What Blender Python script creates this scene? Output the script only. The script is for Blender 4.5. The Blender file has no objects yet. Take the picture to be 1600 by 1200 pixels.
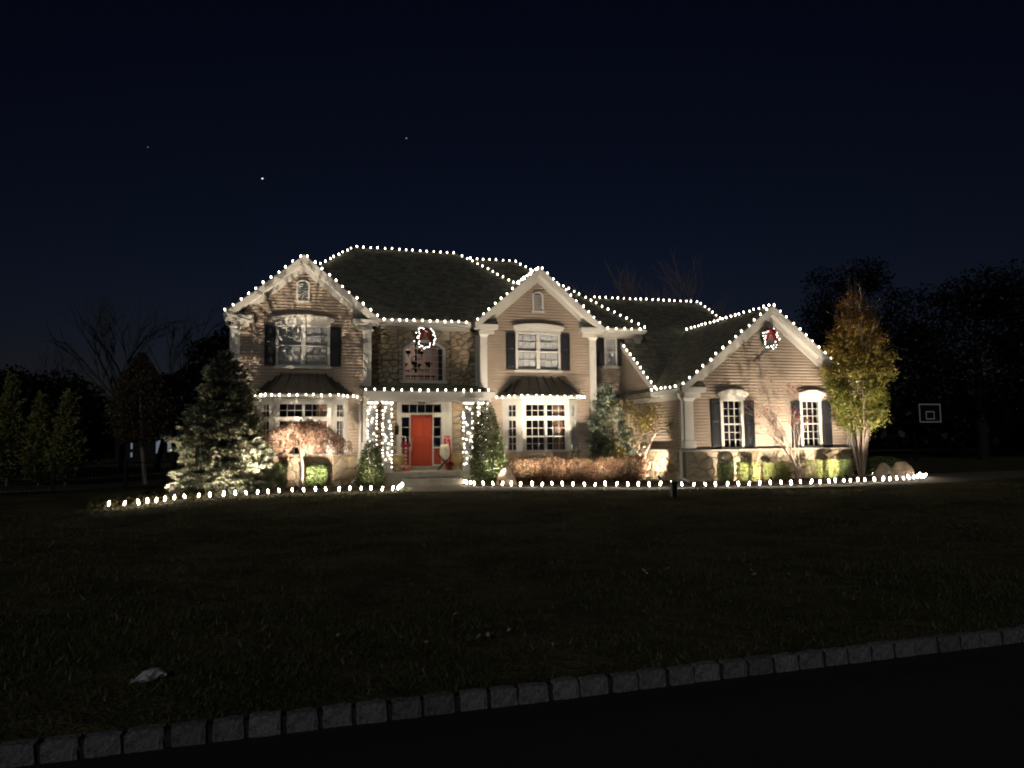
import bpy, math, random
import numpy as np
from mathutils import Vector, Matrix
rng = random.Random(7)
nrg = np.random.default_rng(11)
R = math.radians
scene = bpy.context.scene
C = scene.collection

# ------------------------------------------------------------------ camera
cd = bpy.data.cameras.new("camera"); cam = bpy.data.objects.new("camera", cd); C.objects.link(cam)
cd.sensor_width = 36.0; cd.lens = 36.0 * 1110 / 1600; cd.clip_start = 0.05; cd.clip_end = 8000
cam.matrix_world = Matrix.Translation((0, 0, 1.85)) @ Matrix.Rotation(R(90 + 4.53), 4, 'X') @ Matrix.Rotation(R(-0.70), 4, 'Z')
scene.camera = cam

# ------------------------------------------------------------------ world: night sky, sun well below the horizon
w = bpy.data.worlds.new("World"); scene.world = w; w.use_nodes = True
nt = w.node_tree; bgn = nt.nodes["Background"]
sky = nt.nodes.new("ShaderNodeTexSky"); sky.sky_type = 'NISHITA'; sky.sun_disc = False
sky.sun_elevation = R(-4.0); sky.sun_rotation = R(0); sky.air_density = 1.0; sky.dust_density = 0.4; sky.ozone_density = 2.5
nt.links.new(sky.outputs[0], bgn.inputs[0]); bgn.inputs[1].default_value = 0.072
# added weak sun lamp behind the camera, standing in for an unseen local light
sd = bpy.data.lights.new("fill_sun", 'SUN'); sd.energy = 0.17; sd.angle = R(0.6); sd.color = (0.93, 0.95, 1.0)
fill_sun = bpy.data.objects.new("fill_sun", sd); C.objects.link(fill_sun)
fill_sun.rotation_euler = (R(68), 0, R(-14))
vs = scene.view_settings; vs.view_transform = 'Standard'; vs.look = 'None'; vs.exposure = 0.75; vs.gamma = 1.0; vs.use_curve_mapping = False
cy = scene.cycles
cy.max_bounces = 5; cy.diffuse_bounces = 2; cy.glossy_bounces = 2; cy.transmission_bounces = 3; cy.transparent_max_bounces = 10
cy.sample_clamp_indirect = 2.0; cy.sample_clamp_direct = 0.0; cy.use_denoising = True; cy.caustics_reflective = False; cy.caustics_refractive = False
cy.filter_width = 2.0

# ------------------------------------------------------------------ the place: house axes s (along the front), d (back), z (up)
PHI = math.atan(0.30); cP, sP = math.cos(PHI), math.sin(PHI)
O = Vector((-3.606, 28.625, 0.0)); G = 0.20
def H(s, d, z=0.0): return Vector((O.x + s * cP - d * sP, O.y + s * sP + d * cP, z))

# ------------------------------------------------------------------ mesh helpers
class MB:
    def __init__(self): self.v = []; self.f = []
    def add(self, V, F):
        n = len(self.v); self.v += [tuple(p) for p in V]; self.f += [tuple(i + n for i in f) for f in F]; return self
    def box(self, x0, x1, y0, y1, z0, z1):
        return self.add([(x0,y0,z0),(x1,y0,z0),(x1,y1,z0),(x0,y1,z0),(x0,y0,z1),(x1,y0,z1),(x1,y1,z1),(x0,y1,z1)],
                        [(0,3,2,1),(4,5,6,7),(0,1,5,4),(1,2,6,5),(2,3,7,6),(3,0,4,7)])
    def prism(self, poly, y0, y1):            # poly in x,z; extruded in y
        n = len(poly)
        return self.add([(x,y0,z) for x,z in poly] + [(x,y1,z) for x,z in poly],
                        [tuple(range(n)), tuple(range(2*n-1, n-1, -1))] + [(i, i+n, (i+1)%n+n, (i+1)%n) for i in range(n)])
    def vprism(self, poly, z0, z1):           # poly in x,y; extruded in z
        n = len(poly)
        return self.add([(x,y,z0) for x,y in poly] + [(x,y,z1) for x,y in poly],
                        [tuple(range(n-1,-1,-1)), tuple(range(n, 2*n))] + [(i, (i+1)%n, (i+1)%n+n, i+n) for i in range(n)])
    def lathe(self, prof, n=10, at=(0,0,0)):
        V = []; F = []
        for r, z in prof:
            for k in range(n):
                a = 2*math.pi*k/n; V.append((at[0]+r*math.cos(a), at[1]+r*math.sin(a), at[2]+z))
        for j in range(len(prof)-1):
            for k in range(n): F.append((j*n+k, j*n+(k+1)%n, (j+1)*n+(k+1)%n, (j+1)*n+k))
        F.append(tuple(range(n-1,-1,-1))); F.append(tuple(range((len(prof)-1)*n, len(prof)*n)))
        return self.add(V, F)
    def tube(self, pts, rad, n=5):
        pts = [Vector(p) for p in pts]
        if not hasattr(rad, '__len__'): rad = [rad]*len(pts)
        V = []; F = []
        for i, p in enumerate(pts):
            t = (pts[min(i+1,len(pts)-1)] - pts[max(i-1,0)])
            if t.length < 1e-9: t = Vector((0,0,1))
            t.normalize(); a = t.cross(Vector((0,0,1)) if abs(t.z) < .9 else Vector((1,0,0))).normalized(); b = t.cross(a)
            for k in range(n):
                q = 2*math.pi*k/n; V.append(p + rad[i]*(math.cos(q)*a + math.sin(q)*b))
        for j in range(len(pts)-1):
            for k in range(n): F.append((j*n+k, j*n+(k+1)%n, (j+1)*n+(k+1)%n, (j+1)*n+k))
        F.append(tuple(range(n-1,-1,-1))); F.append(tuple(range((len(pts)-1)*n, len(pts)*n)))
        return self.add(V, F)
    def bar(self, p, q, wdt, hgt, up=(0,0,1)):  # rectangular bar from p to q
        p, q = Vector(p), Vector(q); t = (q-p).normalized(); u = Vector(up); a = t.cross(u).normalized()*wdt/2; b = a.cross(t).normalized()*hgt/2
        V = [p-a-b, p+a-b, p+a+b, p-a+b, q-a-b, q+a-b, q+a+b, q-a+b]
        return self.add(V, [(0,3,2,1),(4,5,6,7),(0,1,5,4),(1,2,6,5),(2,3,7,6),(3,0,4,7)])
    def mesh(self, name, mat=None, smooth=False):
        m = bpy.data.meshes.new(name); m.from_pydata(self.v, [], self.f)
        if mat: m.materials.append(mat)
        if smooth: m.polygons.foreach_set('use_smooth', [True]*len(m.polygons))
        m.update(); return m
    def obj(self, name, mat, parent=None, smooth=False, loc=(0,0,0), rz=0.0):
        return mobj(name, self.mesh(name, mat, smooth), parent, loc, rz)
def mobj(name, mesh, parent=None, loc=(0,0,0), rz=0.0):
    o = bpy.data.objects.new(name, mesh); C.objects.link(o); o.location = loc; o.rotation_euler = (0,0,rz)
    if parent: o.parent = parent
    return o
def np_mesh(name, V, F, mat):                # V (n,3), F (m,k) arrays
    V = np.asarray(V, dtype=np.float32); F = np.asarray(F, dtype=np.int32); k = F.shape[1]
    m = bpy.data.meshes.new(name); m.vertices.add(len(V)); m.vertices.foreach_set('co', V.ravel())
    m.loops.add(F.size); m.loops.foreach_set('vertex_index', F.ravel())
    m.polygons.add(len(F)); m.polygons.foreach_set('loop_start', np.arange(0, F.size, k, dtype=np.int32))
    m.polygons.foreach_set('loop_total', np.full(len(F), k, dtype=np.int32))
    m.materials.append(mat); m.update(calc_edges=True); return m
def tag(o, label, cat, group=None, kind=None):
    o['label'] = label; o['category'] = cat
    if group: o['group'] = group
    if kind: o['kind'] = kind
    return o
def thing(name, s, d, z, label, cat, group=None, rz=0.0):     # Empty at the thing's base, in house axes
    o = bpy.data.objects.new(name, None); C.objects.link(o); o.location = H(s, d, z); o.rotation_euler = (0,0,PHI+rz); o.empty_display_size = .2
    return tag(o, label, cat, group)
def struct(o): o['kind'] = 'structure'; return o
def stuff(o): o['kind'] = 'stuff'; return o
def sample_path(pts, step, off=0.0):
    pts = [Vector(p) for p in pts]; out = []; pos = off
    for a, b in zip(pts, pts[1:]):
        L = (b-a).length
        while pos <= L: out.append(a + (b-a)*(pos/L)); pos += step
        pos -= L
    return out

# ------------------------------------------------------------------ materials
def M(name, col, rough=.7, metal=0.0, spec=.3, noise=None, bump=None, emit=None, hue=None):
    m = bpy.data.materials.new(name); m.use_nodes = True; t = m.node_tree; p = t.nodes["Principled BSDF"]
    p.inputs["Base Color"].default_value = (*col, 1); p.inputs["Roughness"].default_value = rough; p.inputs["Metallic"].default_value = metal
    p.inputs["Specular IOR Level"].default_value = spec
    src = None
    if noise:                              # (scale, amount[, stretch])
        tc = t.nodes.new("ShaderNodeTexCoord"); mp = t.nodes.new("ShaderNodeMapping"); n = t.nodes.new("ShaderNodeTexNoise")
        n.inputs["Scale"].default_value = noise[0]; n.inputs["Detail"].default_value = 6; n.inputs["Roughness"].default_value = .65
        if len(noise) > 2: mp.inputs["Scale"].default_value = noise[2]
        t.links.new(tc.outputs["Object"], mp.inputs[0]); t.links.new(mp.outputs[0], n.inputs[0])
        r = t.nodes.new("ShaderNodeValToRGB"); a = noise[1]
        r.color_ramp.elements[0].position = .3; r.color_ramp.elements[1].position = .72
        r.color_ramp.elements[0].color = (*[c*(1-a) for c in col], 1); r.color_ramp.elements[1].color = (*[min(1, c*(1+a)) for c in col], 1)
        t.links.new(n.outputs[0], r.inputs[0]); src = r.outputs[0]
        if bump:
            b = t.nodes.new("ShaderNodeBump"); b.inputs["Strength"].default_value = bump[0]; b.inputs["Distance"].default_value = bump[1]
            t.links.new(n.outputs[0], b.inputs["Height"]); t.links.new(b.outputs[0], p.inputs["Normal"])
    if hue:                                # list of colours chosen per object or per island
        g = t.nodes.new("ShaderNodeObjectInfo") if hue[0] == 'obj' else t.nodes.new("ShaderNodeNewGeometry")
        r2 = t.nodes.new("ShaderNodeValToRGB"); cols = hue[1]; r2.color_ramp.interpolation = 'LINEAR'
        while len(r2.color_ramp.elements) < len(cols): r2.color_ramp.elements.new(.5)
        for i, c in enumerate(cols): r2.color_ramp.elements[i].position = i/(len(cols)-1); r2.color_ramp.elements[i].color = (*c, 1)
        t.links.new(g.outputs["Random" if hue[0] == 'obj' else "Random Per Island"], r2.inputs[0])
        if src:
            mx = t.nodes.new("ShaderNodeMix"); mx.data_type = 'RGBA'; mx.blend_type = 'OVERLAY'; mx.inputs[0].default_value = .55
            # the noise multiplies the picked colour
            mx.blend_type = 'MULTIPLY'; mx.inputs[0].default_value = .8
            nn = t.nodes.new("ShaderNodeMix"); nn.data_type = 'RGBA'; nn.blend_type = 'DIVIDE'; nn.inputs[0].default_value = 1; nn.inputs[7].default_value = (*col, 1)
            t.links.new(src, nn.inputs[6]); t.links.new(r2.outputs[0], mx.inputs[6]); t.links.new(nn.outputs[2], mx.inputs[7]); src = mx.outputs[2]
        else: src = r2.outputs[0]
    if src: t.links.new(src, p.inputs["Base Color"])
    if emit: p.inputs["Emission Color"].default_value = (*emit[0], 1); p.inputs["Emission Strength"].default_value = emit[1]
    return m
def leaf_mat(name, cols, trans=.35, rough=.6, zramp=None):
    m = bpy.data.materials.new(name); m.use_nodes = True; t = m.node_tree; t.nodes.remove(t.nodes["Principled BSDF"])
    out = t.nodes["Material Output"]; g = t.nodes.new("ShaderNodeNewGeometry"); r = t.nodes.new("ShaderNodeValToRGB")
    while len(r.color_ramp.elements) < len(cols): r.color_ramp.elements.new(.5)
    for i, c in enumerate(cols): r.color_ramp.elements[i].position = i/max(1, len(cols)-1); r.color_ramp.elements[i].color = (*c, 1)
    if zramp:                              # leaf colour turning towards the top of the crown (autumn)
        tc = t.nodes.new("ShaderNodeTexCoord"); sx = t.nodes.new("ShaderNodeSeparateXYZ"); mr = t.nodes.new("ShaderNodeMapRange")
        mr.inputs[1].default_value = zramp[0]; mr.inputs[2].default_value = zramp[1]; mr.inputs[3].default_value = 0; mr.inputs[4].default_value = .7
        ad = t.nodes.new("ShaderNodeMath"); ad.operation = 'MULTIPLY_ADD'; ad.inputs[1].default_value = .42
        t.links.new(tc.outputs["Object"], sx.inputs[0]); t.links.new(sx.outputs[2], mr.inputs[0])
        t.links.new(g.outputs["Random Per Island"], ad.inputs[0]); t.links.new(mr.outputs[0], ad.inputs[2]); t.links.new(ad.outputs[0], r.inputs[0])
    else: t.links.new(g.outputs["Random Per Island"], r.inputs[0])
    df = t.nodes.new("ShaderNodeBsdfDiffuse"); tr = t.nodes.new("ShaderNodeBsdfTranslucent"); mx = t.nodes.new("ShaderNodeMixShader"); mx.inputs[0].default_value = trans
    t.links.new(r.outputs[0], df.inputs[0]); t.links.new(r.outputs[0], tr.inputs[0])
    t.links.new(df.outputs[0], mx.inputs[1]); t.links.new(tr.outputs[0], mx.inputs[2])
    gl = t.nodes.new("ShaderNodeBsdfGlossy"); gl.inputs["Roughness"].default_value = .45; gl.inputs[0].default_value = (.6,.6,.6,1)
    mg = t.nodes.new("ShaderNodeMixShader"); mg.inputs[0].default_value = .03
    t.links.new(mx.outputs[0], mg.inputs[1]); t.links.new(gl.outputs[0], mg.inputs[2]); t.links.new(mg.outputs[0], out.inputs[0])
    return m
def glass_mat(name, tint=(.9,.92,.95), refl=.12):
    m = bpy.data.materials.new(name); m.use_nodes = True; t = m.node_tree; t.nodes.remove(t.nodes["Principled BSDF"])
    out = t.nodes["Material Output"]; tr = t.nodes.new("ShaderNodeBsdfTransparent"); tr.inputs[0].default_value = (*tint, 1)
    gl = t.nodes.new("ShaderNodeBsdfGlossy"); gl.inputs["Roughness"].default_value = .02
    lw = t.nodes.new("ShaderNodeLayerWeight"); lw.inputs[0].default_value = .5; pw = t.nodes.new("ShaderNodeMath"); pw.operation = 'POWER'; pw.inputs[1].default_value = 4.0; t.links.new(lw.outputs["Facing"], pw.inputs[0]); fr = pw
    mth = t.nodes.new("ShaderNodeMath"); mth.operation = 'MULTIPLY_ADD'; mth.inputs[1].default_value = .55; mth.inputs[2].default_value = refl*.35
    mx = t.nodes.new("ShaderNodeMixShader"); t.links.new(fr.outputs[0], mth.inputs[0]); t.links.new(mth.outputs[0], mx.inputs[0])
    t.links.new(tr.outputs[0], mx.inputs[1]); t.links.new(gl.outputs[0], mx.inputs[2]); t.links.new(mx.outputs[0], out.inputs[0])
    return m
WARM = (1.0, .88, .68)
def emit_mat(name, col, st):
    m = bpy.data.materials.new(name); m.use_nodes = True; t = m.node_tree; t.nodes.remove(t.nodes["Principled BSDF"])
    e = t.nodes.new("ShaderNodeEmission"); e.inputs[0].default_value = (*col, 1); e.inputs[1].default_value = st
    t.links.new(e.outputs[0], t.nodes["Material Output"].inputs[0]); return m
def shingle_mat():
    m = M("shingles", (.170,.168,.130), .9, noise=(5, .35), spec=.2); t = m.node_tree; p = t.nodes["Principled BSDF"]
    ramp = [n for n in t.nodes if n.bl_idname == "ShaderNodeValToRGB"][0]
    tc = t.nodes.new("ShaderNodeTexCoord"); sx = t.nodes.new("ShaderNodeSeparateXYZ"); t.links.new(tc.outputs["Object"], sx.inputs[0])
    cx = t.nodes.new("ShaderNodeCombineXYZ"); ad = t.nodes.new("ShaderNodeMath"); ad.operation = 'ADD'
    # courses follow height; tabs run along s and d
    t.links.new(sx.outputs[0], ad.inputs[0]); t.links.new(sx.outputs[1], ad.inputs[1]); t.links.new(ad.outputs[0], cx.inputs[0]); t.links.new(sx.outputs[2], cx.inputs[1])
    b = t.nodes.new("ShaderNodeTexBrick"); b.inputs["Scale"].default_value = 1.0; b.inputs["Brick Width"].default_value = .32; b.inputs["Row Height"].default_value = .092
    b.inputs["Mortar Size"].default_value = .008; b.inputs["Color1"].default_value = (1.25,1.2,1.15,1); b.inputs["Color2"].default_value = (.65,.66,.66,1); b.inputs["Mortar"].default_value = (.35,.35,.35,1)
    b.offset = .5; t.links.new(cx.outputs[0], b.inputs[0])
    mx = t.nodes.new("ShaderNodeMix"); mx.data_type = 'RGBA'; mx.blend_type = 'MULTIPLY'; mx.inputs[0].default_value = 1
    t.links.new(ramp.outputs[0], mx.inputs[6]); t.links.new(b.outputs[0], mx.inputs[7]); t.links.new(mx.outputs[2], p.inputs["Base Color"])
    bp = t.nodes.new("ShaderNodeBump"); bp.inputs["Strength"].default_value = .7; bp.inputs["Distance"].default_value = .02
    t.links.new(b.outputs[0], bp.inputs["Height"]); t.links.new(bp.outputs[0], p.inputs["Normal"]); return m

mt_side = M("siding", (.33,.265,.205), .6, noise=(1.3, .10), spec=.25)
mt_white = M("white trim", (.52,.50,.45), .5, noise=(2.0, .07), spec=.35)
mt_roof = shingle_mat()
mt_metal = M("bronze standing seam", (.075,.066,.056), .42, metal=.35, noise=(3, .2), spec=.5)
mt_stone = M("field stone", (.30,.235,.155), .85, noise=(7, .35), bump=(.6, .02), hue=('obj', [(.20,.15,.10),(.33,.27,.17),(.38,.30,.19),(.27,.24,.17),(.34,.25,.16),(.40,.35,.26),(.28,.20,.14)]))
mt_mortar = M("mortar", (.13,.115,.09), .95, noise=(20, .25))
mt_cap = M("cast stone", (.36,.32,.26), .8, noise=(6, .2), bump=(.3, .01))
mt_shut = M("shutter paint", (.014,.015,.018), .45, noise=(3, .15))
mt_door = M("red door paint", (.34,.046,.020), .38, noise=(2.5, .10, (6,1,.8)), spec=.4)
mt_black = M("black metal", (.012,.012,.013), .45, metal=.5)
mt_blackp = M("black plastic", (.013,.013,.014), .55)
mt_glass = glass_mat("window glass")
mt_dark = M("dark interior", (.018,.017,.02), .9)
mt_blind = M("blind slats", (.66,.64,.58), .6)
mt_curt = M("curtain", (.42,.24,.15), .85, noise=(4,.3,(8,1,.3)))
mt_plaster = M("foyer plaster", (.62,.50,.45), .85, noise=(1.2,.06))
mt_plaster_shade = M("shaded plaster", (.20,.175,.18), .85, noise=(1.2,.06))  # shade on the nearer foyer wall put into the plaster colour
mt_conc = M("bluestone", (.30,.275,.225), .85, noise=(4,.25), bump=(.25,.01))
mt_bark = M("bark", (.17,.13,.105), .9, noise=(10,.4,(1,1,.25)), bump=(.8,.02))
mt_barkp = M("pale bark", (.25,.195,.155), .85, noise=(10,.3,(1,1,.25)), bump=(.6,.015))
mt_barkd = M("dark bark", (.02,.017,.015), .9, noise=(8,.4,(1,1,.25)))
mt_wire = M("green wire", (.02,.03,.02), .6)
mt_bulb = emit_mat("lit bulb", WARM, 13.0)
mt_stake = emit_mat("lit stake bulb", WARM, 40.0)
mt_mini = emit_mat("lit mini bulb", (1.0,.90,.74), 9.0)
mt_cool = emit_mat("lit wreath bulb", (1.0,.90,.84), 6.0)
mt_lens = emit_mat("lit lens", (1.0,.86,.66), 12.0)
mt_red = M("red ribbon", (.30,.010,.014), .5)
mt_gold = M("urn", (.36,.27,.12), .6, noise=(5,.25))
mt_wood = M("brown wood", (.13,.055,.028), .6, noise=(5,.3,(1,1,8)))
mt_ivory = M("ivory", (.74,.68,.52), .55, noise=(5,.08))
mt_boul = M("boulder", (.40,.30,.215), .9, noise=(3.2,.42), bump=(1.0,.06))
mt_boul2 = M("grey boulder", (.27,.225,.17), .9, noise=(3.2,.45), bump=(1.0,.06))

# ------------------------------------------------------------------ ground, road, kerb
def big_poly(name, pts, z, mat, thick=None):
    mb = MB()
    if thick: mb.vprism(pts, z-thick, z)
    else: mb.add([(x,y,z) for x,y in pts], [tuple(range(len(pts)))])
    return struct(mb.obj(name, mat, None, loc=O, rz=PHI))
def lawn_mat():
    m = M("lawn", (.098,.090,.042), .95, noise=(.9,.6), spec=.1); t = m.node_tree; p = t.nodes["Principled BSDF"]
    n2 = t.nodes.new("ShaderNodeTexNoise"); n2.inputs["Scale"].default_value = 28; n2.inputs["Detail"].default_value = 5
    tc = t.nodes.new("ShaderNodeTexCoord"); t.links.new(tc.outputs["Object"], n2.inputs[0])
    b = t.nodes.new("ShaderNodeBump"); b.inputs["Strength"].default_value = 1; b.inputs["Distance"].default_value = .08
    n3 = t.nodes.new("ShaderNodeTexNoise"); n3.inputs["Scale"].default_value = 3.2; n3.inputs["Detail"].default_value = 6; t.links.new(tc.outputs["Object"], n3.inputs[0]); ma = t.nodes.new("ShaderNodeMath"); ma.operation = 'MULTIPLY_ADD'; ma.inputs[1].default_value = 3.5; t.links.new(n3.outputs[0], ma.inputs[0]); t.links.new(n2.outputs[0], ma.inputs[2]); t.links.new(ma.outputs[0], b.inputs["Height"]); t.links.new(b.outputs[0], p.inputs["Normal"]); return m
KD = -23.80                                  # kerb face, parallel to the house
LX = [-3000,-300,-60] + [x*1.5 for x in range(-26,30)] + [70,300,3000]
LY = [KD+.075] + [KD+.16+.6*k for k in range(1,30)] + [-5.0,-3,0,6,20,60,300,3000]
def lawn_z(x, y):
    f = max(0.0, min(1.0, (-7.5-y)/3.0)) if -45 < x < 45 else 0.0
    return G + .05*f*(math.sin(x*.9+y*.55)+.7*math.sin(x*.37-y*1.1+2))*min(1.0, max(0.0,(y-KD-.5)/2))
V = [(x,y,lawn_z(x,y)) for y in LY for x in LX]; nx = len(LX)
lawn = MB().add(V, [(j*nx+i, j*nx+i+1, (j+1)*nx+i+1, (j+1)*nx+i) for j in range(len(LY)-1) for i in range(nx-1)]).obj("lawn", lawn_mat(), None, True, loc=O, rz=PHI)
struct(lawn)
mt_asph = M("asphalt", (.032,.032,.034), .9, noise=(60,.5), bump=(.7,.01))
big_poly("road", [(-3000,-3000),(3000,-3000),(3000,KD+.02),(-3000,KD+.02)], .10, mt_asph)
kerb = MB().box(-3000,3000,KD+.022,KD+.074,-.1,.196).obj("kerb", M("kerb bedding", (.03,.03,.027), .95, noise=(15,.4)), None, loc=O, rz=PHI); struct(kerb)
mt_kerb = M("granite block", (.25,.245,.24), .9, noise=(34,.6), bump=(1.0,.045), hue=('obj',[(.17,.17,.165),(.27,.265,.26),(.22,.22,.215),(.31,.30,.29)]))
def rough_block(lx, ly, lz, seed, j=.012, n=2, rd=.955):
    r = np.random.default_rng(seed); V = {}; F = []
    L = (lx, ly, lz)
    def vid(i,jj,k):
        if (i,jj,k) not in V:
            p = np.array([i/n-.5, jj/n-.5, k/n])
            e = sum(1 for q in (i,jj,k) if q in (0,n))
            q = p*np.array(L); c = np.array([0,0,lz/2]); 
            if e >= 2: q = c + (q-c)*(rd if e == 2 else rd*rd)
            V[(i,jj,k)] = (len(V), q + r.uniform(-j, j, 3))
        return V[(i,jj,k)][0]
    for a in range(n):
        for b in range(n):
            F += [(vid(a,b,0),vid(a,b+1,0),vid(a+1,b+1,0),vid(a+1,b,0)), (vid(a,b,n),vid(a+1,b,n),vid(a+1,b+1,n),vid(a,b+1,n)),
                  (vid(a,0,b),vid(a+1,0,b),vid(a+1,0,b+1),vid(a,0,b+1)), (vid(a,n,b),vid(a,n,b+1),vid(a+1,n,b+1),vid(a+1,n,b)),
                  (vid(0,a,b),vid(0,a,b+1),vid(0,a+1,b+1),vid(0,a+1,b)), (vid(n,a,b),vid(n,a+1,b),vid(n,a+1,b+1),vid(n,a,b+1))]
    vv = [None]*len(V)
    for idx, q in V.values(): vv[idx] = tuple(q)
    return MB().add(vv, F)
blocks = [rough_block(.190, .085, .215, 40+k, .005, 4, .962).mesh("kerb_stone", mt_kerb) for k in range(7)]
x = -8.4
while x < 3.4:
    st = mobj("kerb_stone", blocks[rng.randrange(7)], kerb, (x, KD+.045+rng.uniform(-.004,.004), .0+rng.uniform(-.006,.006)), rng.choice((0, math.pi))+rng.uniform(-.02,.02))
    sc_ = rng.uniform(.92,1.08); st.scale = (sc_, 1, 1); x += .190*sc_+.027
# planting bed, walk
BL = [(-9.57,-7.56),(-8.84,-7.05),(-8.17,-5.71),(-6.95,-4.96),(-5.29,-4.10),(-2.86,-4.16),(-1.63,-4.79),(-1.22,-2.74)]
BR = [(1.22,-2.1),(1.26,-3.19),(2.44,-4.27),(4.43,-5.33),(6.21,-6.56),(8.22,-7.34),(9.69,-7.73),(11.16,-8.05),(12.7,-8.08),(14.31,-7.75),(15.42,-7.80),(16.6,-7.55),(17.64,-7.11),(18.52,-6.52),(18.62,-5.9),(18.9,-5.04),(17.51,-4.06)]
mt_mulch = M("mulch", (.085,.055,.038), .95, noise=(30,.6), bump=(1,.05))
big_poly("mulch_bed", BL + [(-1.22,-1.7),(-1.22,0.2),(-9.0,0.2),(-10.2,-3.2),(-10.3,-6.6)], G+.012, mt_mulch)
big_poly("mulch_bed", BR + [(17.4,-4.1),(17.4,0.2),(1.3,0.2)], G+.012, mt_mulch)
mt_walk = M("walk paving", (.17,.15,.115), .9, noise=(6,.3), bump=(.3,.015))
WF = [(-1.15,-5.05),(1.93,-5.95),(4.0,-6.8),(5.75,-7.6),(7.8,-8.35),(9.61,-8.8),(12.5,-9.15),(15.0,-9.2),(17.5,-8.9),(20,-8.2),(30,-6)]
big_poly("walkway", WF + [(30,-3.5),(19.6,-4.5)] + [(a+.03,b-.08) for a,b in BR[::-1][1:]] + [(1.2,-1.9),(-1.15,-1.9)], G+.008, mt_walk)
big_poly("garden_path", [(-40,-2.0),(-16.2,.15),(-11,1.9),(-8.8,3.0),(-8.8,3.9),(-11,2.9),(-16.2,1.4),(-40,-.2)], G+.006, M("pale path", (.58,.54,.47), .9, noise=(5,.2)))

# ------------------------------------------------------------------ the house
house = thing("house", 0, 0, 0, "two storey tan siding house with stone entry and two front gables, outlined in lights", "house")
def holes_boxes(mb, x0, x1, y0, y1, z0, z1, holes):
    zs = sorted({z0, z1, *[min(max(h[i], z0), z1) for h in holes for i in (2,3)]}); 
    for za, zb in zip(zs, zs[1:]):
        hs = sorted((h[0], h[1]) for h in holes if h[2] < zb-1e-6 and h[3] > za+1e-6); a = x0
        for p, q in hs:
            if p > a: mb.box(a, min(p, x1), y0, y1, za, zb)
            a = max(a, q)
        if a < x1: mb.box(a, x1, y0, y1, za, zb)
    return mb
def siding(name, x0, x1, z0, z1, holes=(), clip=None, loc=(0,0,0), rz=0.0, h=.121):
    mb = MB(); z = z0
    while z < z1-.01:
        zt = min(z+h, z1); lo0, hi0, lo1, hi1 = x0, x1, x0, x1
        if clip:
            a, b = clip(z); c_, d_ = clip(zt); lo0, hi0, lo1, hi1 = max(x0,a), min(x1,b), max(x0,c_), min(x1,d_)
            if hi1 < lo1: lo1 = hi1 = (lo1+hi1)/2
            if hi0-lo0 < .02: break
        ivs = []; a = None
        hs = sorted((q[0], q[1]) for q in holes if q[2] < (z+zt)/2 < q[3]); a = lo0; a1 = lo1
        for p, q in hs:
            if p > a: ivs.append((a, p, a1, p))
            if q > a: a = a1 = q
        if a < hi0: ivs.append((a, hi0, a1, hi1))
        for p, q, p1, q1 in ivs:
            f = .60; pm, qm = p+(p1-p)*f, q+(q1-q)*f; zm = z+(zt-z)*f
            mb.add([(p,-.036,z),(q,-.036,z),(q,0,z),(p,0,z),(p1,-.003,zt),(q1,-.003,zt),(q1,0,zt),(p1,0,zt),(pm,-.034,zm),(qm,-.034,zm)],
                   [(0,3,2,1),(0,1,9,8),(8,9,5,4),(4,5,6,7),(1,2,6,5,9),(3,0,8,4,7)])
        z = zt
    return stuff(mb.obj(name, mt_side, house, loc=loc, rz=rz))
# --- stones: irregular field stones as polygons cut from a jittered net
def clip_poly(P, nx_, nz_, c):
    out = []
    for i in range(len(P)):
        a, b = P[i], P[(i+1) % len(P)]; da = a[0]*nx_+a[1]*nz_-c; db = b[0]*nx_+b[1]*nz_-c
        if da <= 0: out.append(a)
        if da*db < 0: t = da/(da-db); out.append((a[0]+(b[0]-a[0])*t, a[1]+(b[1]-a[1])*t))
    return out
def stones(x0, x1, z0, z1, w_, h_, seed, parent, keep=None, mat=mt_stone, depth=.055):
    r = random.Random(seed); seeds = []; nz_ = max(1, round((z1-z0)/h_)); 
    for j in range(nz_):
        n = max(1, round((x1-x0)/w_*r.uniform(.8,1.25)))
        for i in range(n): seeds.append((x0+(i+.5+r.uniform(-.48,.48))*(x1-x0)/n, z0+(j+.5+r.uniform(-.55,.55))*(z1-z0)/nz_))
    A = 1.55
    for k, (sx, sz) in enumerate(seeds):
        P = [(x0,z0),(x1,z0),(x1,z1),(x0,z1)]
        for q, (tx, tz) in enumerate(seeds):
            if q == k or not P: continue
            nx_, nz2 = tx-sx, (tz-sz)*A*A; P = clip_poly(P, nx_, nz2, (tx*tx-sx*sx)/2+(tz*tz-sz*sz)*A*A/2)
        if len(P) < 3: continue
        cx = sum(p[0] for p in P)/len(P); cz = sum(p[1] for p in P)/len(P)
        if keep and not keep(cx, cz): continue
        stone_poly(P, cx, cz, parent, mat, depth*r.uniform(.65,1.3), r)
def stone_poly(P, cx, cz, parent, mat, depth, r, gap=.012):
    n = len(P); rings = []
    def ring(g, y, jit):
        out = []
        for px, pz in P:
            dx, dz = px-cx, pz-cz; L = math.hypot(dx, dz)+1e-6; k = max(.25, 1-g/L*1.25)
            out.append((dx*k+r.uniform(-jit,jit), y+r.uniform(-jit,jit)*.8, dz*k+r.uniform(-jit,jit)))
        return out
    V = ring(gap, .01, 0)+ring(gap+.002, -depth*.6, .006)+ring(gap+.035, -depth, .008)
    F = [(j*n+i, j*n+(i+1)%n, (j+1)*n+(i+1)%n, (j+1)*n+i) for j in range(2) for i in range(n)]+[tuple(range(2*n, 3*n))]
    MB().add(V, F).obj("stone", mat, parent, loc=(cx, 0, cz))

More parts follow.
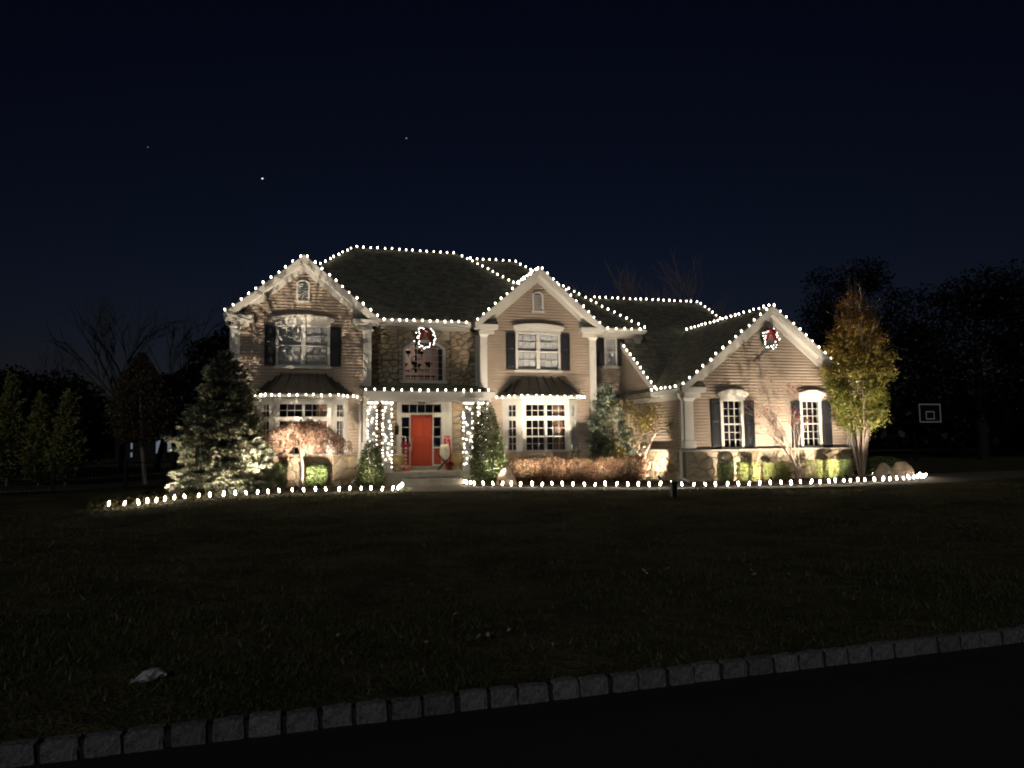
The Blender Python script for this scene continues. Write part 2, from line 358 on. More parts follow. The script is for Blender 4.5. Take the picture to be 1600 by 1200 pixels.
# --- wall cores (with window openings), keyed to the plan
W_U = (4.80, 6.38)                         # upper twin windows
LC, MC = -4.65, 4.98                       # gable centres
win_u = [(LC-1.0, LC+1.0, *W_U), (MC-.05-1.0, MC-.05+1.0, *W_U)]
core = MB()
holes_boxes(core, -7.20, -2.08, .001, .18, G-.2, 6.66, [win_u[0], (LC-1.35, LC+1.35, .9, 3.5)])
holes_boxes(core, 2.44, 7.56, .001, .18, G-.2, 6.66, [win_u[1], (MC-1.35, MC+1.35, .9, 3.5)])
for c in (LC, MC): core.prism([(c-2.55,6.66),(c+2.55,6.66),(c,8.79)], .001, .18)
# entry wall (stone), openings for the arched window and the door unit
AW = (-.68, 1.0, 4.30, 5.65, 5.97); DU = (-.86, .95, .84, 3.44)
holes_boxes(core, -2.08, 2.44, .601, .80, G-.2, 6.75, [(AW[0], AW[1], AW[2], AW[4]), DU])
AX = (AW[0]+AW[1])/2; AH = (AW[1]-AW[0])/2; AR = (AH*AH+.32**2)/(2*.32); AZ = 5.97-AR
def arc(r, a0, a1, n): return [(AX+r*math.sin(a0+(a1-a0)*k/n), AZ+r*math.cos(a0+(a1-a0)*k/n)) for k in range(n+1)]
am = math.asin(AH/AR)
core.prism([(AW[0],5.971)] + arc(AR, -am, 0, 8), .602, .79); core.prism([(AW[1],5.971)] + arc(AR, am, 0, 8), .602, .79)
core.box(-2.26,-2.08,.181,.80,G-.2,6.7); core.box(2.44,2.62,.181,.80,G-.2,6.7)      # returns
core.box(-7.2,-7.02,.181,10.0,G-.2,6.7); core.box(-7.0,10.0,9.82,10.0,G-.2,6.7); core.box(9.84,10.02,1.181,9.81,G-.2,6.75)
BW = (8.44, 9.06, 5.14, 6.44)              # right recess window above, and the one below
holes_boxes(core, 7.38, 10.02, 1.001, 1.18, G-.2, 6.78, [BW, (8.44, 9.2, 1.75, 3.35)])
core.box(7.38,7.56,.181,1.0,G-.2,6.7)
# right wing
WZ = (1.42, 3.32); WW = [(10.90, 11.94, *WZ), (14.56, 15.60, *WZ)]; WC = 13.24; WD = -4.30
holes_boxes(core, 9.30, 17.18, WD+.001, WD+.18, G-.2, 3.80, WW)
core.prism([(9.35,3.80),(17.13,3.80),(WC,6.84)], WD+.001, WD+.18)
core.box(9.30,9.48,WD+.181,1.0,G-.2,3.80); core.prism([], 0, 0) if 0 else None
core.box(17.0,17.18,WD+.181,9.6,G-.2,3.80); core.box(9.48,17.0,9.42,9.6,G-.2,3.8)
core.add([(9.301,-2.2,3.8),(9.301,1.0,3.8),(9.301,1.0,6.15),(9.45,-2.2,3.8),(9.45,1.0,3.8),(9.45,1.0,6.15)], [(0,1,2),(3,5,4),(0,2,5,3),(1,4,5,2),(0,3,4,1)])
core.obj("wall", mt_mortar, house)
# interior screens so nothing shines through the rooms
MB().box(-7.0,-2.3,3.0,3.1,G,6.6).obj("inner_wall", mt_dark, house)
MB().box(2.7,9.8,3.0,3.1,G,6.6).obj("inner_wall", mt_dark, house)
MB().box(9.5,16.98,-1.0,-.9,G,3.7).obj("inner_wall", mt_dark, house)
MB().box(-7.0,9.8,.82,9.8,3.62,3.86).obj("upper_floor", mt_dark, house)

# --- siding (real laps)
WT = 1.40
def gclip(c, za, m): return lambda z: (c-(za-z)/m, c+(za-z)/m)
siding("siding", -6.93, -2.36, WT, 8.72, [win_u[0], (LC-1.66, LC+1.66, 0, 3.55)], gclip(LC, 8.79, .83))
siding("siding", 2.70, 7.28, WT, 8.72, [win_u[1], (MC-1.66, MC+1.66, 0, 3.55)], gclip(MC, 8.79, .83))
siding("siding", 7.57, 9.96, WT, 6.46, [BW, (8.44,9.2,1.75,3.35)], loc=(0,1.0,0))
siding("siding", 9.71, 16.85, WT, 6.80, WW, gclip(WC, 6.84, .782), loc=(0,WD,0))
siding("siding", 0, 5.3, WT, 3.50, loc=(9.30,1.0,0), rz=-math.pi/2)          # wing wall that faces the entry
siding("siding", 0, 3.2, 3.50, 6.1, clip=lambda z: (0, 3.2-(max(z,3.8)-3.8)/.75), loc=(9.30,1.0,0), rz=-math.pi/2)
siding("siding", 0, 9.0, WT, 6.55, loc=(-7.2,9.5,0), rz=-math.pi/2)

# --- stonework
entry = holes_boxes(MB(), -2.07, 2.43, -.004, -.0005, G, 6.7, [(AW[0], AW[1], AW[2], AW[4]), DU]).obj("stone_wall", mt_mortar, house, loc=(0,.60,0))
ring_o = AR+.30
def keep_top(x, z): return math.hypot(x-AX, z-AZ) > ring_o-.02 or z < AZ
stones(-2.07, -.93, 4.05, 6.45, .32, .185, 3, entry, depth=.075); stones(1.25, 2.43, 4.05, 6.45, .32, .185, 4, entry, depth=.075)
stones(-.93, 1.25, 5.70, 6.45, .36, .22, 5, entry, keep_top); stones(-.93, 1.25, 4.05, 4.2, .42, .15, 6, entry)
stones(-2.07, -.92, .70, 3.45, .42, .24, 8, entry); stones(1.29, 2.43, .70, 3.45, .42, .24, 9, entry)
rq = random.Random(5)
for sgn in (-1, 1):
    xa = AW[0] if sgn < 0 else AW[1]; z = 4.22; k = 0
    while z < 5.60:
        h = rq.uniform(.15,.21); wd = (.26 if k % 2 else .21); xo = xa+sgn*wd; a, b = sorted((xa+sgn*.055, xo))
        stone_poly([(a,z),(b,z),(b,z+h),(a,z+h)], (a+b)/2, z+h/2, entry, mt_stone, .085, rq, .008); z += h; k += 1
NV = 17
for k in range(NV):
    a0 = -am*1.10+2.2*am*k/NV; a1 = -am*1.10+2.2*am*(k+1)/NV
    P = [arc(AR+.06,a0,a1,1)[0], arc(AR+.06,a0,a1,1)[1], arc(ring_o,a0,a1,1)[1], arc(ring_o,a0,a1,1)[0]]
    stone_poly(P, sum(p[0] for p in P)/4, sum(p[1] for p in P)/4, entry, mt_stone, .09, rq, .008)
def base_wall(x0, x1, loc, rz, seed, w_=.5, h_=.30, z1=1.33):
    o = MB().box(x0+.001, x1-.001, 0, .16, G-.2, z1).obj("stone_base", mt_mortar, house, loc=loc, rz=rz)
    stones(x0, x1, G-.05, z1, w_, h_, seed, o); return o
base_wall(9.24, 17.24, (0,WD-.16,0), 0, 21, .44, .27)
base_wall(0, 3.6, (9.13,WD+3.46,0), -math.pi/2, 22, .44, .27)
BF, BWd, BDp = 1.02, 1.67, .65               # bay: half front, half at the wall, depth
side_l = math.hypot(BWd-BF, BDp); side_a = math.atan2(BDp, BWd-BF)
for c, sd_, nm in ((LC+.03,30,'left'), (MC+.02,33,'mid')):
    base_wall(c-BF-.02, c+BF+.02, (0,-BDp-.06,0), 0, sd_, .48, .29)
    base_wall(0, side_l+.05, (c-BWd-.06,-.03,0), -side_a, sd_+1); base_wall(0, side_l+.05, (c+BF+.02,-BDp-.06,0), side_a, sd_+2)
base_wall(-7.22, -6.3, (0,-.1,0), 0, 39); base_wall(-2.95, -2.06, (0,-.1,0), 0, 40); base_wall(2.42, 3.3, (0,-.1,0), 0, 41, .6, .4); base_wall(6.7, 7.6, (0,-.1,0), 0, 42, .6, .4)
def ledge(mb): return mb.obj("ledge", mt_cap, house)
ledge(MB().box(9.17,17.3,WD-.24,WD+.02,1.332,1.40)); ledge(MB().box(9.06,9.30,WD-.239,.98,1.333,1.399))
for c in (LC+.03, MC+.02): ledge(MB().vprism([(c-BWd-.12,.0),(c-BF-.06,-BDp-.13),(c+BF+.06,-BDp-.13),(c+BWd+.12,.0)], 1.332, 1.39))
for a, b in ((-7.24,-6.45),(-2.85,-2.02),(2.38,3.22),(6.78,7.62)): ledge(MB().box(a,b,-.15,.0,1.334,1.40))

# --- roofs
def hip_roof(s0, s1, d0, d1, ze, r0, r1, rd, zr, drop=.16):
    V = [(s0,d0,ze-drop),(s1,d0,ze-drop),(s1,d1,ze-drop),(s0,d1,ze-drop),(s0,d0,ze),(s1,d0,ze),(s1,d1,ze),(s0,d1,ze),(r0,rd,zr),(r1,rd,zr)]
    return MB().add(V, [(0,3,2,1),(0,1,5,4),(1,2,6,5),(2,3,7,6),(3,0,4,7),(4,5,9,8),(6,7,8,9),(5,6,9),(7,4,8)]).obj("roof", mt_roof, house)
A_E, A_Z = .20, 6.80
hip_roof(-7.48, 7.76, A_E, 10.4, A_Z, -2.34, 2.62, 5.30, 11.03)
hip_roof(1.6, 10.36, .62, 10.2, 6.83, 2.9, 5.60, 5.35, 10.82)
def gable_roof(c, hw, zb, za, d0, d1, t=.14):
    V = []
    for d in (d0, d1): V += [(c-hw,d,zb),(c,d,za),(c+hw,d,zb),(c+hw,d,zb-t),(c,d,za-t),(c-hw,d,zb-t)]
    return MB().add(V, [(0,5,4,1),(1,4,3,2),(6,7,10,11),(7,8,9,10),(0,1,7,6),(1,2,8,7),(5,11,10,4),(4,10,9,3),(0,6,11,5),(2,3,9,8)]).obj("roof", mt_roof, house)
gable_roof(LC, 2.86, 6.68, 9.06, -.34, 3.0); gable_roof(MC-.02, 2.86, 6.68, 9.14, -.34, 3.05)
gable_roof(WC, 4.20, 3.76, 7.05, WD-.34, 2.3)
# garage block behind the wing gable: front slope, left gable end, right hip
def slab(P, t=.14):
    n = len(P); V = list(P)+[(x_,y_,z_-t) for x_,y_,z_ in P]
    return [V, [tuple(range(n)), tuple(range(2*n-1,n-1,-1))]+[(i,i+n,(i+1)%n+n,(i+1)%n) for i in range(n)]]
cr = MB(); CS = 9.27
for P in ([(CS,-2.22,3.85),(17.5,-2.22,3.85),(15.7,4.7,9.04),(CS,4.7,9.04)], [(17.5,11.4,3.85),(CS,11.4,3.85),(CS,4.7,9.04),(15.7,4.7,9.04)], [(17.5,-2.22,3.85),(17.5,11.4,3.85),(15.7,4.7,9.04)]): cr.add(*slab(P))
cr.obj("roof", mt_roof, house)
# rakes, friezes, returns, pilasters
trim = []
def rake(c, hw, zb, za, d, wall_d, zc):
    m = (za-zb)/hw; o = MB()
    for sg in (-1, 1):
        def P(off0, off1, x0_, x1_): 
            return [(c+sg*x0_, za-m*x0_-off0), (c+sg*x1_, za-m*x1_-off0), (c+sg*x1_, za-m*x1_-off1), (c+sg*x0_, za-m*x0_-off1)]
        o.prism(P(.02,.24,0,hw-.02), d-.045, d-.003)                       # outer rake board
        o.prism(P(-.012,.06,0,hw+.01), d-.075, d-.0451)                       # crown strip
    a = o.obj("rake_board", mt_white, house)
    o = MB()
    for sg in (-1, 1):
        x1_ = hw-.55
        o.prism([(c, za-.26), (c+sg*x1_, za-m*x1_-.26), (c+sg*x1_, za-m*x1_-.55), (c, za-.55)], wall_d-.07, wall_d-.036)
        o.prism([(c, za-.145), (c+sg*(hw-.1), za-m*(hw-.1)-.145), (c+sg*(hw-.1), za-m*(hw-.1)-.30), (c, za-.30)], d+.01, wall_d-.002)  # soffit strip
    o.obj("rake_frieze", mt_white, house)
rake(LC, 2.86, 6.68, 9.06, -.34, 0, 6.66); rake(MC-.02, 2.86, 6.68, 9.14, -.34, 0, 6.66); rake(WC, 4.20, 3.76, 7.05, WD-.34, WD, 3.8)
def cornice_return(sa, sb, sg, z, d):        # sa outer end, sb inner end
    a, b = sorted((sa, sb)); o = MB()
    o.box(a, b, d-.36, d-.002, z-.10, z); o.box(a+.03*(sg<0), b-.03*(sg>0), d-.31, d-.003, z-.20, z-.101); 
    e0, e1 = (a+.24, b-.12) if sg < 0 else (a+.12, b-.24)
    o.box(e0, e1, d-.13, d-.004, z-.38, z-.201); o.obj("cornice_return", mt_white, house)
    MB().add([(a,d-.35,z+.002),(b,d-.35,z+.002),(b,d-.003,z+.002),(a,d-.003,z+.002),(a,d-.003,z+.32),(b,d-.003,z+.32)],
             [(0,3,2,1),(0,1,5,4),(2,3,4,5),(1,2,5),(0,4,3)]).obj("return_roof", mt_roof, house)
for c in (LC, MC-.02):
    cornice_return(c-2.86, c-1.86, -1, 6.66, 0); cornice_return(c+2.86, c+1.86, 1, 6.66, 0)
cornice_return(WC-4.18, WC-3.12, -1, 3.78, WD); cornice_return(WC+4.18, WC+3.12, 1, 3.78, WD)
def pilaster(s0, s1, d, z0, z1, bands, ped=None, ret=None):
    o = MB(); c = (s0+s1)/2; o.box(s0, s1, d-.06, d-.002, z0, z1-.14)
    o.add([(s0,d-.06,z1-.14),(s1,d-.06,z1-.14),(s1,d-.003,z1-.14),(s0,d-.003,z1-.14),(s0-.07,d-.13,z1-.03),(s1+.07,d-.13,z1-.03),(s1+.07,d-.003,z1-.03),(s0-.07,d-.003,z1-.03)],
          [(0,3,2,1),(4,5,6,7),(0,1,5,4),(1,2,6,5),(2,3,7,6),(3,0,4,7)])
    o.box(s0-.08, s1+.08, d-.14, d-.0035, z1-.029, z1)
    for z in bands: o.box(s0-.015, s1+.015, d-.085, d-.0025, z, z+.045)
    if ped: o.box(s0-.06, s1+.06, d-.11, d-.0045, z0-.001, ped)
    if ret: o.box(ret[0], ret[1], d-.001, d+.30, z0, z1-.03)
    return o.obj("pilaster", mt_white, house)
for s0, s1, rt in ((-7.25,-6.94,(-7.27,-7.205)), (-2.37,-2.06,None), (2.40,2.69,(2.375,2.438)), (7.29,7.58,(7.565,7.6))): pilaster(s0, s1, 0, 1.41, 6.29, (5.72,), 1.85, rt)
pilaster(9.98, 10.26, 1.0, 5.6, 6.46, ())
pilaster(9.31, 9.70, WD, 1.41, 3.40, (2.75,), 1.74, (9.27,9.298)); pilaster(16.86, 17.20, WD, 1.41, 3.40, (2.75,), 1.74)
# eaves: fascia, gutter and frieze
def eave(s0, s1, d, z, wall_d, fz=.30, nm=1):
    o = MB(); o.box(s0, s1, d-.02, d-.001, z-.17, z-.005); o.box(s0, s1, d, wall_d-.001, z-.20, z-.161); o.box(s0, s1, wall_d-.05, wall_d-.002, z-.20-fz, z-.201)
    o.obj("fascia", mt_white, house)
    g = MB(); g.add([(x,d-.021-a,z-b) for x in (s0,s1) for a,b in ((0,.13),(.07,.13),(.12,.05),(.12,.02),(.10,.02),(0,.03))],
                    [(0,1,2,3,4,5),(11,10,9,8,7,6)]+[(i,i+6,(i+1)%6+6,(i+1)%6) for i in range(6)]); g.obj("gutter", mt_white, house)
eave(-1.78, 2.10, A_E, A_Z, .60, .16); eave(7.80, 10.36, .62, 6.83, 1.0, .17)
o = MB(); o.box(9.02,9.04,WD-.3,-2.22,3.56,3.74); o.box(9.04,9.30,WD,-2.22,3.55,3.60); o.box(9.25,9.299,WD+.02,-.2,3.34,3.549); o.obj("fascia", mt_white, house)
o = MB(); o.bar((9.255,-2.2,3.74),(9.255,.98,6.13),.035,.24); o.obj("rake_board", mt_white, house)
# downspouts
def downspout(pts): 
    o = MB()
    for a, b in zip(pts, pts[1:]): o.bar(a, b, .085, .065, (0,1,0) if abs(a[2]-b[2]) > .2 else (0,0,1))
    return o.obj("downspout", mt_white, house)
downspout([(-2.48,-.42,3.55),(-2.50,-.1,3.42),(-2.50,-.12,1.6),(-2.62,-.26,.5),(-2.85,-.55,.28)])
downspout([(2.30,.05,6.72),(2.32,.10,6.45),(2.36,.48,6.30),(2.36,.50,3.9)])
downspout([(9.0,WD-.12,3.62),(9.10,WD-.02,3.40),(9.21,WD-.02,3.30),(9.21,WD-.02,1.45),(9.02,WD-.2,1.36),(9.02,WD-.2,.42),(8.85,WD-.42,.40),(9.0,WD-.75,.26)])
downspout([(-7.46,.3,6.62),(-7.45,.34,6.4),(-7.30,.34,6.25),(-7.28,.34,.3)])
downspout([(7.72,.4,6.64),(7.70,.5,6.42),(7.63,.6,6.3),(7.63,.6,1.4)])
# gable vents
for c in (LC-.03, MC-.03):
    z0, z1 = 7.34, 8.16; arcp = [(c+.25*math.cos(a), z1-.16+.16*math.sin(a)) for a in [math.pi*k/8 for k in range(9)]]
    v = MB().prism([(c-.25,z0),(c+.25,z0)] + arcp, -.05, -.036).obj("gable_vent", mt_black, house)
    fr = MB(); ip = [(c+.19*math.cos(a), z1-.16+.11*math.sin(a)) for a in [math.pi*k/8 for k in range(9)]]
    for k in range(8): fr.prism([arcp[k], arcp[k+1], ip[k+1], ip[k]], -.095, -.051)
    fr.box(c-.25,c-.19,-.095,-.051,z0,z1-.16); fr.box(c+.19,c+.25,-.095,-.051,z0,z1-.16); fr.box(c-.28,c+.28,-.105,-.0505,z0-.06,z0); fr.obj("frame", mt_white, v)
    for k in range(8):
        zz = z0+.05+k*.085; MB().add([(c-.19,-.088,zz),(c+.19,-.088,zz),(c+.19,-.055,zz+.06),(c-.19,-.055,zz+.06),(c-.19,-.080,zz-.012),(c+.19,-.080,zz-.012)], [(0,1,2,3),(0,4,5,1),(4,3,2,5),(1,5,2),(0,3,4)]).obj("louver", mt_white, v)

# --- windows
pane_mesh = MB().box(-.5,.5,-.004,.004,-.5,.5).mesh("pane", mt_glass)
def window(x0, x1, z0, z1, lights, loc=(0,0,0), rz=0.0, out=.05, sill=True, blind=False, dark=True, back=.35, name="window"):
    fr = holes_boxes(MB(), x0, x1, -out, .10, z0, z1, [l[:4] for l in lights]).obj(name, mt_white, house, loc=loc, rz=rz)
    gr = MB()
    for a, b, c, d, nx_, nz_ in lights:
        for i in range(1, nx_): x_ = a+(b-a)*i/nx_; gr.box(x_-.010, x_+.010, -.008, .03, c, d)
        for j in range(1, nz_): z_ = c+(d-c)*j/nz_; gr.box(a, b, -.0065, .0285, z_-.010, z_+.010)
        for i in range(nx_):
            for j in range(nz_):
                p = mobj("pane", pane_mesh, fr, (a+(b-a)*(i+.5)/nx_, .018, c+(d-c)*(j+.5)/nz_)); p.scale = ((b-a)/nx_, 1, (d-c)/nz_)
    if gr.v: gr.obj("muntins", mt_white, fr)
    if sill: MB().box(x0-.06, x1+.06, -out-.06, .0, z0-.09, z0-.001).obj("sill", mt_white, fr)
    if blind:
        b = MB(); z = z0+.06
        while z < z1-.05: b.add([(x0+.08,.070,z),(x1-.08,.070,z),(x1-.08,.052,z+.040),(x0+.08,.052,z+.040),(x0+.08,.074,z),(x1-.08,.074,z)], [(0,1,2,3),(0,4,5,1),(4,3,2,5)]); z += .045
        stuff(b.obj("blind", mt_blind, fr))
        MB().box(x0+.02,x1-.02,.11,.13,z0,z1).obj("room_shade", mt_blind, fr)
    return fr
def hood(x0, x1, z, rise, h, loc, proj=.17):     # arched head over a window
    c, hw = (x0+x1)/2, (x1-x0)/2; n = 10; f = lambda t, hh, r_: z+hh+r_*(1-t*t)
    o = MB(); ts = [-1+2*k/n for k in range(n+1)]
    o.prism([(x0,z),(x1,z)] + [(c+hw*t, f(t,h-.08,rise)) for t in ts[::-1]], -.07, .0)
    for a, b in zip(ts, ts[1:]):
        w2 = hw+.13; o.prism([(c+w2*a, f(a,h-.08,rise)), (c+w2*b, f(b,h-.08,rise)), (c+w2*b, f(b,h+.02,rise)), (c+w2*a, f(a,h+.02,rise))], -proj, -.001)
        w2 = hw+.08; o.prism([(c+w2*a, f(a,h-.14,rise)), (c+w2*b, f(b,h-.14,rise)), (c+w2*b, f(b,h-.081,rise)), (c+w2*a, f(a,h-.081,rise))], -proj*.62, -.0012)
    o.box(x0-.02,x1+.02,-.085,.0,z,z+.05)
    return o.obj("window_hood", mt_white, house, loc=loc)
def shutter(x0, x1, z0, z1, loc):
    o = MB(); m = z0+(z1-z0)*.52; b = .055; y0, y1 = -.095, -.04
    o.box(x0,x0+b,y0,y1,z0,z1); o.box(x1-b,x1,y0,y1,z0,z1)
    for a, c in ((z0,z0+.09),(m-.05,m+.05),(z1-.09,z1)): o.box(x0+b,x1-b,y0+.002,y1,a,c)
    s_ = o.obj("shutter", mt_shut, house, loc=loc)
    for a, c in ((z0+.09,m-.05),(m+.05,z1-.09)):
        p = MB(); p.box(x0+b,x1-b,y0+.028,y1,a,c); i = .045
        p.add([(x0+b+.012,y0+.028,a+.012),(x1-b-.012,y0+.028,a+.012),(x1-b-.012,y0+.028,c-.012),(x0+b+.012,y0+.028,c-.012),(x0+b+i,y0+.010,a+i),(x1-b-i,y0+.010,a+i),(x1-b-i,y0+.010,c-i),(x0+b+i,y0+.010,c-i)],
              [(4,5,6,7),(0,1,5,4),(1,2,6,5),(2,3,7,6),(3,0,4,7)]); p.obj("panel", mt_shut, s_)
def dh(a, b, c, d, nx_, nu, nl):                    # double-hung lights inside a frame opening a..b, c..d
    m = (c+d)/2; return [(a+.05,b-.05,m+.025,d-.05,nx_,nu), (a+.05,b-.05,c+.06,m-.025,nx_,nl)]
for x0, x1, z0, z1 in win_u:
    m = (x0+x1)/2; window(x0+.003, x1-.003, z0, z1, dh(x0+.04,m-.03,z0,z1,3,2,2)+dh(m+.03,x1-.04,z0,z1,3,2,2), blind=True)
    hood(x0-.02, x1+.02, z1+.001, .13, .26, (0,0,0)); shutter(x0-.42, x0-.02, z0+.0, z1-.02, (0,0,0)); shutter(x1+.02, x1+.42, z0, z1-.02, (0,0,0))
window(BW[0]+.002, BW[1]-.002, BW[2], BW[3], dh(BW[0]+.02,BW[1]-.02,BW[2],BW[3],2,2,2), (0,1.0,0), blind=True)
shutter(BW[0]-.37,BW[0]-.02,BW[2]+.02,BW[3]-.05,(0,1.0,0)); shutter(BW[1]+.02,BW[1]+.37,BW[2]+.02,BW[3]-.05,(0,1.0,0))
window(8.442, 9.198, 1.75, 3.35, dh(8.46,9.18,1.75,3.35,2,2,2), (0,1.0,0), blind=True); shutter(8.05,8.42,1.78,3.3,(0,1.0,0))
for x0, x1, z0, z1 in WW:
    window(x0+.002, x1-.002, z0, z1, dh(x0+.08,x1-.08,z0,z1,3,3,3), (0,WD,0), sill=False)
    hood(x0-.02, x1+.02, z1+.001, .15, .24, (0,WD,0), .2); shutter(x0-.43, x0-.02, z0, z1-.02, (0,WD,0)); shutter(x1+.02, x1+.45, z0, z1-.02, (0,WD,0))
    MB().box(x0-.05,x1+.05,.5,.52,z0-.2,z1+.2).obj("room_shade", mt_dark, house, loc=(0,WD,0))
# bays
ZB = [(2.83,3.30),(2.02,2.66),(1.44,1.97)]
for c in (LC+.03, MC+.02):
    L = [(x_+.05, x_+.05+.80, a, b, 3, 2) for x_ in (c-.90+.0, c+.0) for a, b in ZB]
    bw = window(c-BF, c+BF, 1.392, 3.56, L, (0,-BDp,0), sill=False, out=.03, name="bay_window")
    for sg in (-1, 1):
        l2 = [(side_l*.5-.19, side_l*.5+.19, a, b, 2, 2) for a, b in ZB]
        loc = (c-BWd,0,0) if sg < 0 else (c+BF,-BDp,0); window(.004, side_l-.004, 1.392, 3.56, l2, loc, sg*side_a, sill=False, out=.03, name="bay_window")
    MB().vprism([(c-BWd+.1,.02),(c-BF,-BDp+.12),(c+BF,-BDp+.12),(c+BWd-.1,.02)], 1.1, 1.39).obj("bay_floor", mt_dark, house)
    # curtain in the right half of the front window
    cu = MB(); n = 14; xs = [c+.45+.38*k/n for k in range(n+1)]; V = [(x_, .22+.03*math.sin(k*2.1), z_) for z_ in (1.4,3.4) for k, x_ in enumerate(xs)]
    cu.add(V, [(k,k+1,k+n+2,k+n+1) for k in range(n)]); cu.obj("curtain", mt_curt, bw)
    # eave board and standing-seam roof
    E0 = [(c-1.92,0),(c-1.17,-BDp-.22),(c+1.17,-BDp-.22),(c+1.92,0)]
    MB().vprism([(x_, y_) for x_, y_ in E0], 3.561, 3.66).obj("bay_eave", mt_white, house)
    T0 = [(c-.80,-.002),(c+.80,-.002)]; zt = 4.52; ze = 3.661
    E1 = [(c-1.98,0),(c-1.20,-BDp-.27),(c+1.20,-BDp-.27),(c+1.98,0)]
    V = [(*p,ze) for p in E1] + [(*p,ze+.03) for p in E1] + [(T0[0][0],T0[0][1],zt),(T0[1][0],T0[1][1],zt)]
    br = MB().add(V, [(3,2,1,0),(0,1,5,4),(1,2,6,5),(2,3,7,6),(5,6,9,8),(4,5,8),(6,7,9)]).obj("bay_roof", mt_metal, house)
    def seam(p, q): MB().bar(p, q, .025, .05).obj("seam", mt_metal, br)
    zb = ze+.05
    for k in range(1, 5): t = k/5; a = c-1.20+2.4*t; b = c-.80+1.6*t; seam((a,-BDp-.27,zb),(b,-.02,zt+.02))
    for sg in (-1, 1):
        seam((c+sg*1.20,-BDp-.27,zb),(c+sg*.80,-.02,zt+.02))
        for t in (.33,.68): seam((c+sg*(1.20+.78*t),-(BDp+.27)*(1-t),zb),(c+sg*(.80+1.18*t*.55),-.01-.02*(1-t),zt+.02-(zt-zb)*t*.55))
# arched window: frame, grid, chandelier behind
fr = MB(); ro, ri = AR+.055, AR-.035; N = 12
for k in range(N):
    a0 = -am*1.02+2.04*am*k/N; a1 = -am*1.02+2.04*am*(k+1)/N
    fr.prism([arc(ri,a0,a1,1)[0], arc(ri,a0,a1,1)[1], arc(ro,a0,a1,1)[1], arc(ro,a0,a1,1)[0]], -.10, .12)
fr.box(AW[0]-.05,AW[0]+.05,-.099,.119,AW[2],5.63); fr.box(AW[1]-.05,AW[1]+.05,-.099,.119,AW[2],5.63); fr.box(AW[0]-.09,AW[1]+.09,-.14,.118,AW[2]-.07,AW[2]+.05)
aw = fr.obj("arched_window", mt_white, house, loc=(0,.60,0))
gr = MB()
for k in range(1, 6): x_ = AW[0]+(AW[1]-AW[0])*k/6; gr.box(x_-.012,x_+.012,.0,.03,AW[2]+.04,AZ+math.sqrt(AR**2-(x_-AX)**2)-.02)
for k in range(1, 6): z_ = 4.33+.272*k; gr.box(AW[0],AW[1],.002,.028,z_-.011,z_+.011)
gr.obj("muntins", mt_white, aw)
for i in range(6):
    for j in range(5):
        p = mobj("pane", pane_mesh, aw, (AW[0]+.28*(i+.5), .04, 4.33+.272*(j+.5))); p.scale = (.28,1,.272)
MB().prism([(AW[0]+.02,5.69)] + arc(AR-.03,-am,am,10) + [(AW[1]-.02,5.69)], .036, .044).obj("pane", mt_glass, aw)
MB().box(-1.9,2.3,4.2,4.3,3.87,6.7).obj("foyer_wall", mt_plaster, house)
MB().box(1.05,2.3,2.6,2.7,3.87,6.7).obj("foyer_wall", mt_plaster_shade, house)
MB().box(-1.95,-1.85,.81,4.2,3.87,6.7).obj("foyer_wall", mt_plaster, house); MB().box(2.3,2.4,.81,4.2,3.87,6.7).obj("foyer_wall", mt_plaster_shade, house)
MB().box(-1.85,2.3,.81,4.2,6.55,6.65).obj("foyer_ceiling", mt_plaster, house)
rl = MB(); rl.box(-1.85,1.05,2.9,2.96,4.72,4.78); rl.box(-1.85,1.05,2.91,2.95,4.10,4.14)
for k in range(24): rl.box(-1.8+k*.12,-1.775+k*.12,2.915,2.94,4.14,4.72)
rl.obj("railing", mt_wood, house)
ch = thing("chandelier", .02, 1.9, 6.55, "dark iron chandelier with bell shades hanging behind the arched window", "chandelier")
cm = MB().tube([(0,0,0),(0,0,-1.35)], .018, 6); cm.lathe([(.02,-1.75),(.09,-1.6),(.05,-1.45),(.10,-1.3),(.03,-1.15),(.03,-.6),(.07,-.5),(.02,-.42)], 10)
cm.obj("stem", mt_black, ch)
for tier, (n, rad, z) in enumerate(((6,.62,-1.62),(3,.34,-1.12))):
    for k in range(n):
        a = 2*math.pi*k/n+.4*tier+.2; cx, sx = math.cos(a), math.sin(a)
        ar = MB().tube([(0,0,z+.15),(rad*.5*cx,rad*.5*sx,z-.05),(rad*.9*cx,rad*.9*sx,z-.02),(rad*cx,rad*sx,z+.12)], .014, 5).obj("arm", mt_black, ch)
        MB().lathe([(.03,z+.12),(.06,z+.17),(.10,z+.24),(.155,z+.31),(.15,z+.31),(.09,z+.24),(.03,z+.15)], 10, (rad*cx,rad*sx,0)).obj("shade", mt_wood, ch)
fl = bpy.data.lights.new("foyer_lamp", 'POINT'); fl.energy = 45; fl.color = (1.0,.76,.58); fl.shadow_soft_size = .12
fo = bpy.data.objects.new("foyer_lamp", fl); C.objects.link(fo); fo.location = H(-1.2, 3.5, 6.2)
rl2 = bpy.data.lights.new("bay_room_lamp", 'POINT'); rl2.energy = 16; rl2.color = (1.0,.72,.48); rl2.shadow_soft_size = .1
ro2 = bpy.data.objects.new("bay_room_lamp", rl2); C.objects.link(ro2); ro2.location = H(6.2, 1.9, 2.7)
